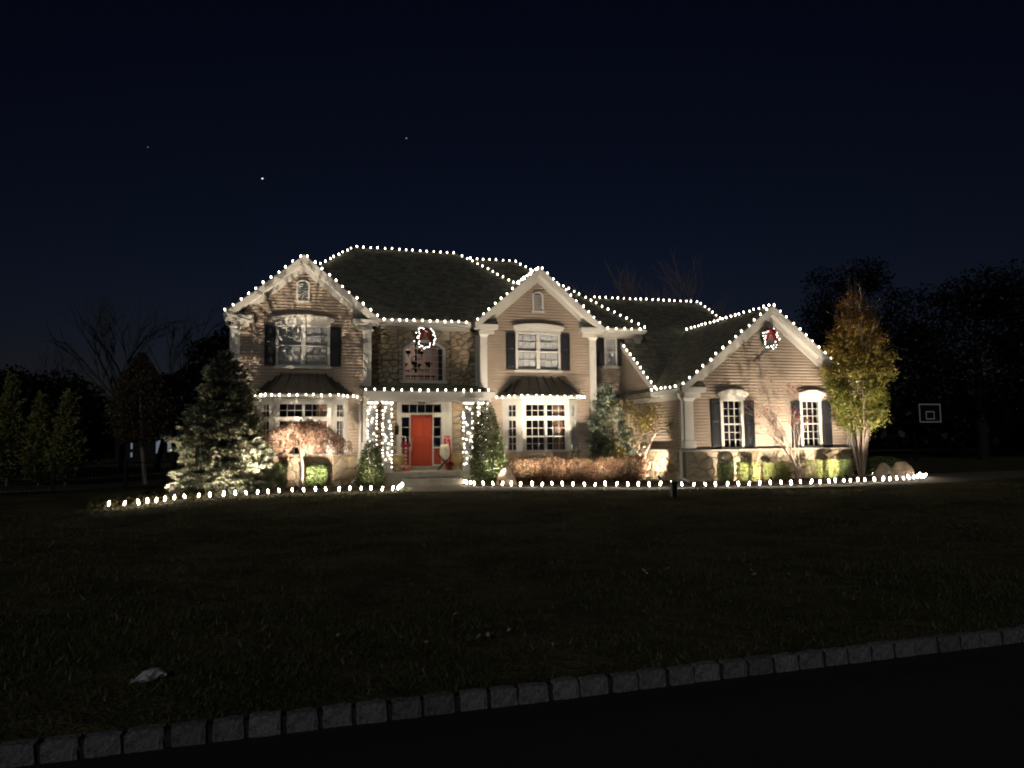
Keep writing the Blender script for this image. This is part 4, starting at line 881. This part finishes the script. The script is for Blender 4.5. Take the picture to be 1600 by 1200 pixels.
# small maple, right of the hedge
def branchy(name, s, d, label, stems, lev, L0, r0, mat_b, leafm, nleaf, Ll, seed, spread=.55, up=.12, shrink=.72, leafsel=None, spreadleaf=.12, cat="tree"):
    rr = random.Random(seed); t = thing(name, s, d, G, label, cat); mb = MB(); tips = []
    for p, v, L, r_ in stems: grow(p, v, L, r_, lev, mb, tips, spread, (2,4), up, shrink, rr)
    mb.obj("trunk", mat_b, t); P = []; D = []
    for q, v in tips:
        if leafsel and not leafsel(q, rr): continue
        for k in range(nleaf): P.append([q.x+rr.gauss(0,spreadleaf), q.y+rr.gauss(0,spreadleaf), q.z+rr.gauss(0,spreadleaf)]); D.append([v.x+rr.gauss(0,.8), v.y+rr.gauss(0,.8), v.z+rr.gauss(0,.8)-.3])
    if P: leaf_obj("crown", P, D, Ll, Ll*.5, leafm, t)
    return t
branchy("small_maple", 8.55, -2.45, "spindly small maple with green and orange leaves right of the conifer",
        [((0,0,-.05),(.02,0,1),1.5,.034),((0,0,1.0),(.5,0,1),1.0,.02),((0,0,.45),(-.9,.1,.5),.75,.017),((0,0,.55),(.9,-.1,.6),.75,.017),((0,0,.7),(-.9,-.3,.6),.7,.015),((0,0,.3),(-.9,.2,.45),.7,.015),((.01,0,.85),(.6,.2,1),.8,.018)], 4, .8, .04, mt_barkp, lm_gmap, 9, .10, 12, .62, .05, .66,
        lambda q, rr: (q.z > 2.0 and q.x > -.5) or rr.random() < .14, .13)
branchy("red_maple", 13.15, -5.75, "leaning pink barked maple with few red leaves before the wing",
        [((.15,0,-.05),(-.25,0,1),1.15,.075),((.2,0,-.05),(.42,.05,1),1.45,.030),((-.1,0,.7),(-.6,.1,1),1.1,.026),((-.05,0,.9),(.34,-.1,1),1.2,.024),((-.1,0,.95),(-.15,.05,1),1.3,.024)], 4, .9, .05, mt_barkp, lm_rmap, 6, .085, 27, .42, .12, .66,
        lambda q, rr: (q.x > .55 and rr.random() < .8) or rr.random() < .10, .10)
# tall hornbeam at the corner
t = thing("autumn_tree", 16.78, -5.1, G, "tall flame shaped tree with turning leaves at the right corner", "tree"); rr = random.Random(5); mb = MB(); tips = []
for k in range(6):
    a = 6.28*k/6+rr.uniform(-.3,.3); rad = rr.uniform(.03,.09); e = rr.uniform(.07,.20)
    pts = [(rad*math.cos(a), rad*math.sin(a), -.05)]; zz = 0
    for j in range(1, 7): zz = j*1.12; f = e*min(zz,3.2)*.9; pts.append((rad*math.cos(a)+f*math.cos(a)+rr.gauss(0,.03), rad*math.sin(a)+f*math.sin(a)+rr.gauss(0,.03), zz+rr.gauss(0,.06)))
    mb.tube(pts, [.050,.042,.032,.022,.014,.009,.005], 6)
    for j in range(2, 7):
        for q in range(4):
            b = Vector(pts[j]); v = Vector((math.cos(a+rr.uniform(-1.2,1.2)), math.sin(a+rr.uniform(-1.2,1.2)), rr.uniform(.6,1.6))); grow(b-Vector((0,0,rr.uniform(0,.9))), v, rr.uniform(.45,.8), .014, 1, mb, tips, .5, (2,3), .2, .7, rr, 4)
for k in range(26):
    a = rr.uniform(0,6.28); q = rr.uniform(.05,.45); z_ = rr.uniform(6.0,6.8); mb.tube([(q*.6*math.cos(a),q*.6*math.sin(a),z_),(q*math.cos(a),q*math.sin(a),z_+.9),(q*1.15*math.cos(a)+rr.gauss(0,.05),q*1.15*math.sin(a),z_+rr.uniform(1.1,1.75))], [.010,.007,.003], 3)
mb.obj("trunk", mt_barkp, t); r = np.random.default_rng(77); n = 27000
zc = np.array([1.8,2.2,3.0,4.0,5.0,5.9,6.7,7.5]); rc = np.array([.28,.78,1.05,1.22,1.10,.85,.50,.10])
cl = [];  
while len(cl) < 520:
    z = r.uniform(1.85,7.4); Rz = np.interp(z, zc, rc); a = r.uniform(0,6.283); q = Rz*r.uniform(.15,1.06)**.55*(1+.12*np.sin(2*a+z*2)); cl.append([q*np.cos(a), q*np.sin(a), z+r.normal(0,.06), Rz])
cl = np.array(cl); w_ = cl[:,3]/cl[:,3].sum(); idx = r.choice(len(cl), n, p=w_); P = cl[idx,:3]+r.normal(0,.13,(n,3)); D = P*np.array([1,1,.1])+r.normal(0,.7,(n,3))+np.array([0,0,-.15])
leaf_obj("crown", P, D, .105*r.uniform(.6,1.25,n), .06, lm_horn, t)
# low spreading shrub behind the corner boulders
bush("spreading_shrub", 17.85, -5.0, .95, .6, .82, "low rounded grey green shrub behind the corner boulders", lm_holly, seed=120, n=5000, box=.1, L=.06, Wd=.03)
# low perennials at the left bed end
P = []; 
for (a, b), (c, d) in zip(BL[:3], BL[1:4]):
    for k in range(420): f = rng.random(); P.append([a+(c-a)*f-rng.uniform(.1,.9)*.6, b+(d-b)*f+rng.uniform(.15,1.0), G+.02+abs(rng.gauss(0,.07))])
r = np.random.default_rng(3); P = np.array(P)
V, F = leaf_quads(P, r.normal(0,1,(len(P),3))+np.array([0,0,.8]), .10, .05); o = mobj("ground_cover", np_mesh("ground_cover", V, F, lm_cover), None, O, PHI); tag(o, "low dry perennials in the left tip of the bed", "ground cover", kind="stuff")
# ------------------------------------------------------------------ boulders
import bmesh
def boulder(s, d, rx, ry, rz_, label, mat, seed, peak=0.0):
    r = np.random.default_rng(seed); bm = bmesh.new(); pts = []
    for k in range(9): a = 6.283*k/9+r.uniform(-.25,.25); q = r.uniform(.85,1.08); pts.append((q*rx*math.cos(a), q*ry*math.sin(a), -.08)); 
    for k in range(7): a = 6.283*k/7+r.uniform(-.35,.35); q = r.uniform(.62,.95); pts.append((q*rx*math.cos(a)+peak*rx*.3, q*ry*math.sin(a), rz_*r.uniform(.35,.62)))
    for k in range(4): a = 6.283*k/4+r.uniform(-.5,.5); q = r.uniform(.12,.42); pts.append((q*rx*math.cos(a)+peak*rx, q*ry*math.sin(a), rz_*r.uniform(.86,1.0)))
    for p in pts: bm.verts.new(p)
    res = bmesh.ops.convex_hull(bm, input=bm.verts); bmesh.ops.delete(bm, geom=[g for g in set(res["geom_interior"]+res["geom_unused"]) if isinstance(g, bmesh.types.BMVert)], context='VERTS')
    bmesh.ops.bevel(bm, geom=list(bm.edges), offset=.022, segments=1, affect='EDGES'); bmesh.ops.triangulate(bm, faces=bm.faces)
    bmesh.ops.subdivide_edges(bm, edges=bm.edges, cuts=1, use_grid_fill=True)
    for v in bm.verts: v.co += Vector(r.normal(0,.007,3))
    m = bpy.data.meshes.new("boulder"); bm.to_mesh(m); bm.free(); m.materials.append(mat)
    return tag(mobj("boulder", m, None, H(s,d,G), PHI), label, "boulder", "landscape boulders")
boulder(2.62, -3.05, .44, .36, .72, "pale angular boulder between the tall holly and the red hedge", mt_boul, 5, -.1)
boulder(16.62, -6.35, .48, .38, .66, "brown boulder right of the autumn tree trunk, left of its pair", mt_boul2, 6)
boulder(17.42, -6.45, .52, .40, .70, "paler brown boulder at the corner, right of its pair", mt_boul, 8, -.2)
# cut stone block left of the spruce
tag(rough_block(.46, .34, .26, 3, .012, 3).obj("stone_block", mt_cap, None, loc=H(-8.5,-3.4,G-.02), rz=PHI+.1), "single cut stone block on the bed left of the spruce", "stone block")
# ------------------------------------------------------------------ porch furnishings
for s_, nm in ((-1.10,"left"), (1.22,"right")):
    t = thing("urn", s_, -.95 if s_ < 0 else -.75, .70, "ochre footed urn planter standing %s of the front door" % nm, "urn", "porch urns")
    MB().box(-.15,.15,-.15,.15,0,.06).obj("plinth", mt_gold, t)
    MB().lathe([(.13,.06),(.14,.09),(.06,.14),(.06,.22),(.10,.26),(.18,.34),(.21,.45),(.20,.55),(.23,.60),(.26,.63),(.25,.66),(.21,.65),(.19,.58)], 18).obj("bowl", mt_gold, t, True)
t = thing("candy_cane", -.72, -.2, .70, "striped candy cane with a big red bow left of the door", "decoration")
pts = [Vector((0,0,z)) for z in [i*.05 for i in range(0,26)]]+[Vector((-.09+.09*math.cos(a), 0, 1.25+.10*math.sin(a))) for a in [k*math.pi/8 for k in range(1,9)]]
mt_cane = M("cane white", (.75,.72,.68), .3)
MB().tube(pts, .034, 8).obj("stick", mt_cane, t, True)
for k in range(1, len(pts)-2, 3): MB().tube([pts[k]+Vector((0,0,.0)), pts[k+1]], .0365, 8).obj("stripe", mt_red, t)
b = MB()
for sg in (-1,1): b.tube([(0,-.05,1.0),(sg*.12,-.08,1.10),(sg*.17,-.08,1.0),(sg*.10,-.07,.90),(0,-.05,.99)], [.03,.06,.06,.05,.03], 6)
b.lathe([(.03,-.05),(.05,0),(.03,.05)], 8, (0,-.09,1.0)); b.obj("bow", mt_red, t)
MB().lathe([(.19,0),(.20,.03),(.12,.10),(.05,.15)], 14).obj("base", mt_red, t)
t = thing("lantern_stand", .78, -.55, .70, "ivory barrel lantern on a crossed brown wooden stand right of the door", "lantern")
for sg in (-1,1): 
    for y in (-.13,.13): MB().bar((sg*-.28,y+.02*sg,.02),(sg*.28,y+.02*sg,.62),.035,.05).obj("leg", mt_wood, t)
MB().lathe([(.15,.42),(.19,.55),(.205,.72),(.19,.90),(.15,1.02),(.14,1.02)], 16).obj("drum", mt_ivory, t, True)
mt_gr = M("green print", (.20,.30,.20), .7); wd = MB(); 
for k in range(9): a = k*.7; wd.tube([(-.02+.045*math.sin(a),-.206,.62+k*.03),(.02-.045*math.cos(a),-.206,.64+k*.03)], .006, 4)
wd.obj("print", mt_gr, t)
t = thing("porch_sign", 1.06, .10, .70, "tall narrow red wooden sign with white lettering leaning beside the door", "sign")
sb = MB().add([(-.13,-.02,0),(.13,-.02,0),(.13,.30,1.36),(-.13,.30,1.36),(-.13,.01,0),(.13,.01,0),(.13,.33,1.36),(-.13,.33,1.36)], [(0,1,2,3),(7,6,5,4),(0,4,5,1),(1,5,6,2),(2,6,7,3),(3,7,4,0)]).obj("board", M("sign red", (.42,.03,.025), .6, noise=(4,.2)), t)
mt_lett = M("sign white", (.78,.74,.70), .6)
tilt = math.atan2(.32,1.36)
def on_sign(f): return (0, -.02+.32*f-.014, 1.36*f)
text("lettering", "Merry", .11, mt_lett, sb, on_sign(.94), (R(90)-tilt,0,0), .002)
for k, chx in enumerate("CHRISTMAS"): text("lettering", chx, .155, mt_lett, sb, on_sign(.855-.092*k), (R(90)-tilt,0,0), .002)
t = thing("poinsettia", 1.02, -.32, .70, "small red poinsettia at the foot of the porch sign", "plant"); r = np.random.default_rng(4)
MB().lathe([(.07,0),(.10,.14),(.09,.14)], 10).obj("pot", mt_red, t); P = np.stack([r.normal(0,.08,120), r.normal(0,.08,120), r.uniform(.14,.30,120)],1); leaf_obj("flowers", P, r.normal(0,1,(120,3)), .10, .05, leaf_mat("bracts", [(.45,.02,.02),(.32,.01,.02)], .2), t)
# ------------------------------------------------------------------ black post on the lawn, litter
t = thing("marker_post", 5.45, -10.25, G, "short black post with pale edges standing on the lawn", "post")
MB().box(-.072,.072,-.06,.06,-.05,.37).obj("body", mt_blackp, t); MB().box(-.085,.085,-.073,.073,.37,.42).obj("cap", mt_blackp, t); MB().box(-.082,-.073,-.06,.06,0,.36).obj("edge_strip", mt_conc, t); MB().box(.073,.082,-.06,.06,0,.36).obj("edge_strip", mt_conc, t)
def bag():
    r = np.random.default_rng(8); n = 16; V = []; 
    for side in (0, 1):
        for j in range(n+1):
            for k in range(n+1):
                u, v = k/n-.5, j/n-.5; w_ = .22*(1-.35*max(0,u)*2); e = (1-(2*abs(u))**4)*(1-(2*abs(v))**4); f = .035*math.sin(9*u+5*v+side)+.025*math.sin(17*v-6*u)+r.normal(0,.006)
                V.append((u*.34, v*w_+.03*math.sin(6*u), .012+max(0, e)*(.085 if side else .0)*(1+f*6)+ (f*.55+.02)*side))
    m = (n+1)**2; F = [(s_*m+j*(n+1)+k, s_*m+j*(n+1)+k+1, s_*m+(j+1)*(n+1)+k+1, s_*m+(j+1)*(n+1)+k) for s_ in (0,1) for j in range(n) for k in range(n)]
    V = [(a*.55,b*.52,c*.38) for a,b,c in V]; mb = MB().add(V, F); mb.tube([(-.085,-.03,.02),(-.12,-.045,.02),(-.14,-.04,.025)], [.016,.007,.016], 6); return mb
tag(bag().obj("plastic_bag", M("cloudy plastic", (.74,.72,.68), .25, spec=.6, noise=(14,.35)), None, loc=H(-5.74,-22.85,lawn_z(-5.74,-22.85)+.02), rz=PHI+.5), "crumpled clear plastic bag on the grass near the kerb", "bag")
mt_leafd = M("fallen leaf", (.34,.27,.18), .8, hue=('obj',[(.26,.19,.11),(.46,.40,.30),(.34,.25,.14)]))
lf = [MB().add([(-.03,0,0),(-.01,.018,.006),(.02,.012,.012),(.035,0,.006),(.02,-.014,.010),(-.01,-.018,.004)], [(0,1,2,3,4,5)]).mesh("fallen_leaf", mt_leafd)]
rl_ = random.Random(17)
for k in range(34):
    s_ = rl_.uniform(-6.0,.8) if k < 20 else rl_.gauss(-2.9,.5); d_ = rl_.uniform(-23.3,-20.0) if k < 20 else rl_.gauss(-22.6,.3)
    o = mobj("fallen_leaf", lf[0], None, H(s_,d_,lawn_z(s_,d_)+.045+rl_.uniform(0,.02)), rl_.uniform(0,6.28)); o.rotation_euler.x = rl_.uniform(-.7,.7); o.rotation_euler.y = rl_.uniform(-.6,.6); q = rl_.uniform(.6,1.1); o.scale = (q,q,q)
    tag(o, "small pale dry leaf lying on the dark grass near the kerb", "leaf", "fallen leaves on the lawn")
# ------------------------------------------------------------------ grass blades
r = np.random.default_rng(21); parts = []
for (s0, s1, d0, d1, n, hgt) in ((-9,4,KD+.075,-20.5,48000,.055), (-13,10,-20.5,-15,36000,.06), (-16,18,-15,-5.2,34000,.07)):
    P = np.stack([r.uniform(s0,s1,n), r.uniform(d0,d1,n)], 1); cl = np.sin(P[:,0]*3.1+np.sin(P[:,1]*2.3)*2)*np.sin(P[:,1]*4.1+P[:,0]); P = P[cl+r.normal(0,.7,n) > -.35]; parts.append((P, hgt))
Vs = []; 
for P, hgt in parts:
    n = len(P); z = np.array([lawn_z(a,b) for a,b in P]); a = r.uniform(0,6.283,n); wd = r.uniform(.004,.008,n)*(hgt/.055)**3; h = hgt*r.uniform(.4,1.3,n); ln = h*r.uniform(.2,1.1,n); b = r.uniform(0,6.283,n)
    B = np.stack([P[:,0],P[:,1],z-.005],1); A = np.stack([np.cos(a)*wd,np.sin(a)*wd,np.zeros(n)],1); T = B+np.stack([np.cos(b)*ln,np.sin(b)*ln,h],1); Vs.append(np.stack([B-A,B+A,T],1).reshape(-1,3))
# keep blades off the bed and the walk
Vs = np.concatenate(Vs).reshape(-1,3,3)
def front(x): 
    xs = [-30,-10.6]+[p[0] for p in BL[:6]]+[-1.4]+[p[0] for p in WF]; ys = [-7.9,-7.9]+[p[1]-.12 for p in BL[:6]]+[-5.0]+[p[1]-.1 for p in WF]; return np.interp(x, xs, ys)
Vs = Vs[Vs[:,0,1] < front(Vs[:,0,0])]
lm_grass = leaf_mat("grass blades", [(.060,.068,.024),(.110,.100,.042),(.080,.088,.032),(.15,.125,.070)], .25)
o = mobj("grass", np_mesh("grass", Vs.reshape(-1,3), np.arange(len(Vs)*3).reshape(-1,3), lm_grass), None, O, PHI); tag(o, "short dormant lawn grass between the kerb and the house", "grass", kind="stuff")

# ------------------------------------------------------------------ surroundings
lm_arb = leaf_mat("arborvitae foliage", [(.20,.22,.07),(.28,.28,.10),(.34,.32,.12)], .2)
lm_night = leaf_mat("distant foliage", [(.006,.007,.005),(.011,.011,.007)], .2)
def W2H(x, y): q = Vector((x,y,0))-Vector((O.x,O.y,0)); return q.x*cP+q.y*sP, -q.x*sP+q.y*cP
for k, (x_, y_, h_, rb) in enumerate(((-21.2,30,4.75,.95),(-20.0,30.2,4.0,.88),(-18.75,30,4.1,.85),(-24.0,31,4.4,.95))):
    s_, d_ = W2H(x_, y_); nm = ["tall","middle one of three","shorter","leftmost"][k]
    conifer("arborvitae", s_, d_, h_, rb, ["tall arborvitae at the left picture edge behind the iron fence","arborvitae in the middle of the row behind the iron fence","arborvitae at the right end of the row behind the iron fence","arborvitae beyond the left picture edge behind the fence"][k], lm_arb, seed=200+k, dens=.9, skew=.62, droop=.5, nl=.15, nw=.07, group="arborvitae row", lump=.08)
# cut-back evergreen with a bare leaning trunk
s_, d_ = W2H(-15.4, 29.8); t = thing("limbed_tree", s_, d_, G, "dim broad evergreen with a bare leaning trunk left of the spruce", "tree"); r = np.random.default_rng(9); n = 6500
MB().tube([(.1,0,-.1),(0,0,.8),(-.12,0,1.9),(-.2,0,3.5),(-.2,0,5.0)], [.10,.085,.075,.05,.02], 7).obj("trunk", mt_barkp, t)
z = r.uniform(1.75,5.5,n); Rz = np.interp(z, [1.75,2.2,3.2,4.4,5.5], [.7,1.1,1.25,.8,.1])*(1+r.normal(0,.10,n)); a = r.uniform(0,6.283,n); q = Rz*r.uniform(.2,1,n)**.5
leaf_obj("crown", np.stack([q*np.cos(a)-.2,q*np.sin(a),z],1), np.stack([np.cos(a),np.sin(a),np.full(n,-.4)],1)+r.normal(0,.6,(n,3)), .16, .07, leaf_mat("dim foliage", [(.09,.075,.04),(.14,.11,.065)], .2), t)
# iron fence at the left
t = thing("iron_fence", -21, -3.6, G, "low black iron picket fence at the far left of the lawn", "fence"); f0, f1 = Vector((0,0,0)), Vector((12.3,4.6,0)); L = (f1-f0).length; dv = (f1-f0)/L
MB().bar(f0+Vector((0,0,1.0)), f1+Vector((0,0,1.0)), .04,.04).obj("rail", mt_black, t); MB().bar(f0+Vector((0,0,.12)), f1+Vector((0,0,.12)), .04,.04).obj("rail", mt_black, t)
pk = MB(); k = 0
while k*.11 < L: p = f0+dv*k*.11; pk.bar(p+Vector((0,0,.04)), p+Vector((0,0,1.08)), .018,.018,(0,1,0)); k += 1
stuff(pk.obj("pickets", mt_black, t))
for k in range(7): p = f0+dv*(L*k/6); MB().box(p.x-.035,p.x+.035,p.y-.035,p.y+.035,-.05,1.22).obj("post", mt_black, t)
# basketball hoop on the dark drive at the right
t = thing("basketball_hoop", 33.6, 8, G, "basketball hoop with white outlined backboard in the dark at the right", "basketball hoop"); mt_line = M("white line", (.80,.80,.78), .5); zc = 3.08; hw, hh = .88, .60
bb = MB().box(-hw+.9,hw+.9,0,.03,zc-hh,zc+hh).obj("backboard", M("smoked board", (.012,.012,.014), .4), t)
def rect(mb, a, b, c, d, wd): mb.box(a,b,-.012,-.002,c,c+wd); mb.box(a,b,-.012,-.002,d-wd,d); mb.box(a,a+wd,-.012,-.002,c+wd,d-wd); mb.box(b-wd,b,-.012,-.002,c+wd,d-wd); return mb
rect(MB(), .9-hw,.9+hw,zc-hh,zc+hh,.06).obj("border", mt_line, bb); rect(MB(), .55,1.25,zc-.40,zc+.12,.05).obj("target_square", mt_line, bb)
MB().tube([(.9+.23*math.cos(a), -.38+.23*math.sin(a), zc-.42) for a in [k*math.pi/10 for k in range(21)]], .010, 5).obj("rim", M("rim orange", (.25,.06,.02), .5), t)
MB().tube([(.9,1.3,-.1),(.9,1.3,2.2),(.9,.1,3.0)], .07, 8).obj("pole", mt_black, t)
# bare trees behind the roofs and to the left, dark crowns at the right
def bare_tree(x_, y_, h_, label, seed, mat, lev=5, spread=.42, group="bare trees behind the house"):
    rr = random.Random(seed); s_, d_ = W2H(x_, y_); t = thing("bare_tree", s_, d_, G, label, "tree", group); mb = MB(); tips = []
    grow((0,0,-.2), (rr.gauss(0,.06),0,1), h_*.30, h_*.013, lev, mb, tips, spread, (3,4), .10, .74, rr, 5, .10); mb.obj("trunk", mat, t); return t
mt_btree = M("far bark", (.27,.21,.18), .9)
bare_tree(11.6, 50, 14.8, "bare tree above the garage ridge, the rightmost and clearest", 14, mt_btree, 5, .33)
bare_tree(8.6, 50, 15.8, "bare tree above the garage ridge, in the middle", 5, mt_btree, 5, .33); bare_tree(6.9, 51, 15.4, "bare tree above the garage ridge, the leftmost", 8, mt_btree, 5, .33)
mt_btd = M("dark far bark", (.07,.075,.085), .95)
for k, (x_, y_, h_, nm) in enumerate(((-25.2,46,15.0,"leaning left of the pair"),(-23.0,46,15.5,"thicker, nearest the house"),(-31,48,12.0,"leftmost and lowest"))): bare_tree(x_, y_, h_, "dark bare tree against the sky at the left, %s" % nm, 20+k, mt_btd, 4, .42, "bare trees at the left")
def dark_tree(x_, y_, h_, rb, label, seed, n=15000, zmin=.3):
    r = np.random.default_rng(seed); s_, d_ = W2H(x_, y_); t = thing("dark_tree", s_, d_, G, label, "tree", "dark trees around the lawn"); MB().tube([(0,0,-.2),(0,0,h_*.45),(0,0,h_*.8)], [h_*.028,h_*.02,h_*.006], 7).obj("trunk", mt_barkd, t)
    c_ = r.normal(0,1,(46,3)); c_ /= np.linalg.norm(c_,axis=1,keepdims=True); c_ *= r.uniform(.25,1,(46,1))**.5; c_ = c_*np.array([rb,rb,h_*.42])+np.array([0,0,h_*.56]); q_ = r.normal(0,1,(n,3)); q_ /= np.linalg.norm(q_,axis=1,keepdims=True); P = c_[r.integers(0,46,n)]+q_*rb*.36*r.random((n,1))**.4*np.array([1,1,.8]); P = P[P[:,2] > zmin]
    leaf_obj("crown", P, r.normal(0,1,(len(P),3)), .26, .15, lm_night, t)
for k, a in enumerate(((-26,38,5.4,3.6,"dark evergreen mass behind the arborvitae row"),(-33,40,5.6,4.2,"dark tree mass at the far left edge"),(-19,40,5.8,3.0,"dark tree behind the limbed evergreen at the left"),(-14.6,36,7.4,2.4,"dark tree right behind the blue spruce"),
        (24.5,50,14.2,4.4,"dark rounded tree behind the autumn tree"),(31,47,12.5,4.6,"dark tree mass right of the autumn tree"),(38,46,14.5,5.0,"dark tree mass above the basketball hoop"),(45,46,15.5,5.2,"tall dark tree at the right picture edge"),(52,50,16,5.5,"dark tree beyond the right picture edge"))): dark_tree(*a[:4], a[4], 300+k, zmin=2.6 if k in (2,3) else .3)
# far wood closing the horizon
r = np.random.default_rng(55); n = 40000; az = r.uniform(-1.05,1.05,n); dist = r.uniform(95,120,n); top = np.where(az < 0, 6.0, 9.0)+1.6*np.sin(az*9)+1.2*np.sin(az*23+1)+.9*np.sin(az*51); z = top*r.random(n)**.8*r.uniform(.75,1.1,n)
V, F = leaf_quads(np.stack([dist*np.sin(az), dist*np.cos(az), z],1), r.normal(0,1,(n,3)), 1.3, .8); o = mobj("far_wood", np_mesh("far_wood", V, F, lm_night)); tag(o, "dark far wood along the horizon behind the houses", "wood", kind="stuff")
# neighbour's house far behind the spruce, with lit windows
s_, d_ = W2H(-28.6, 62); t = thing("far_house", s_, d_, G, "distant dark house with a few lit windows low behind the spruce", "house", rz=-PHI)
MB().box(-6,10,0,8,-.2,3.4).obj("wall", mt_dark, t); MB().add([(-6.4,-.4,3.4),(10.4,-.4,3.4),(10.4,8.4,3.4),(-6.4,8.4,3.4),(-3,4,6.2),(7,4,6.2)], [(0,1,5,4),(1,2,5),(2,3,4,5),(3,0,4),(3,2,1,0)]).obj("roof", mt_barkd, t)
mt_far = emit_mat("far lit window", (.72,.82,1.0), .10); mt_far2 = emit_mat("far bright window", (.70,.84,1.0), .9)
for x_, w_, z0, z1, m_ in ((-4.6,.16,.6,1.0,mt_far),(-4.6,.16,1.3,1.9,mt_far),(-2.4,.6,.9,2.0,mt_far),(-1.4,.3,1.0,1.9,mt_far),(-.3,1.0,1.2,1.8,mt_far2)): 
    wf = MB().box(x_-.06,x_+w_+.06,-.04,-.002,z0-.06,z1+.06).obj("window", mt_dark, t); MB().box(x_,x_+w_,-.06,-.041,z0,z1).obj("pane", m_, wf)
for x_ in (-.75, 1.1): o = mobj("lamp", bulb_mesh, t, (x_,-.3,1.75)); o.scale = (2.2,2.2,2.2)
# stars
def star(px, py, rad, st, label):
    v = cam.matrix_world.to_3x3() @ Vector(((px-800)/1110, -(py-600)/1110, -1)); o = MB().lathe([(.05,-1),(.7,-.7),(1,0),(.7,.7),(.05,1)], 8).obj("star", emit_mat("starlight", (.85,.92,1.0), st), None, loc=Vector((0,0,1.85))+v*4000); o.scale = (rad,)*3
    return tag(o, label, "star", "stars")
star(410,279,4.2,1.0,"brightest star, left of the roof peak"); star(635,216,3.0,.30,"faint star high above the main ridge"); star(231,230,2.8,.13,"faintest star, far left in the sky")
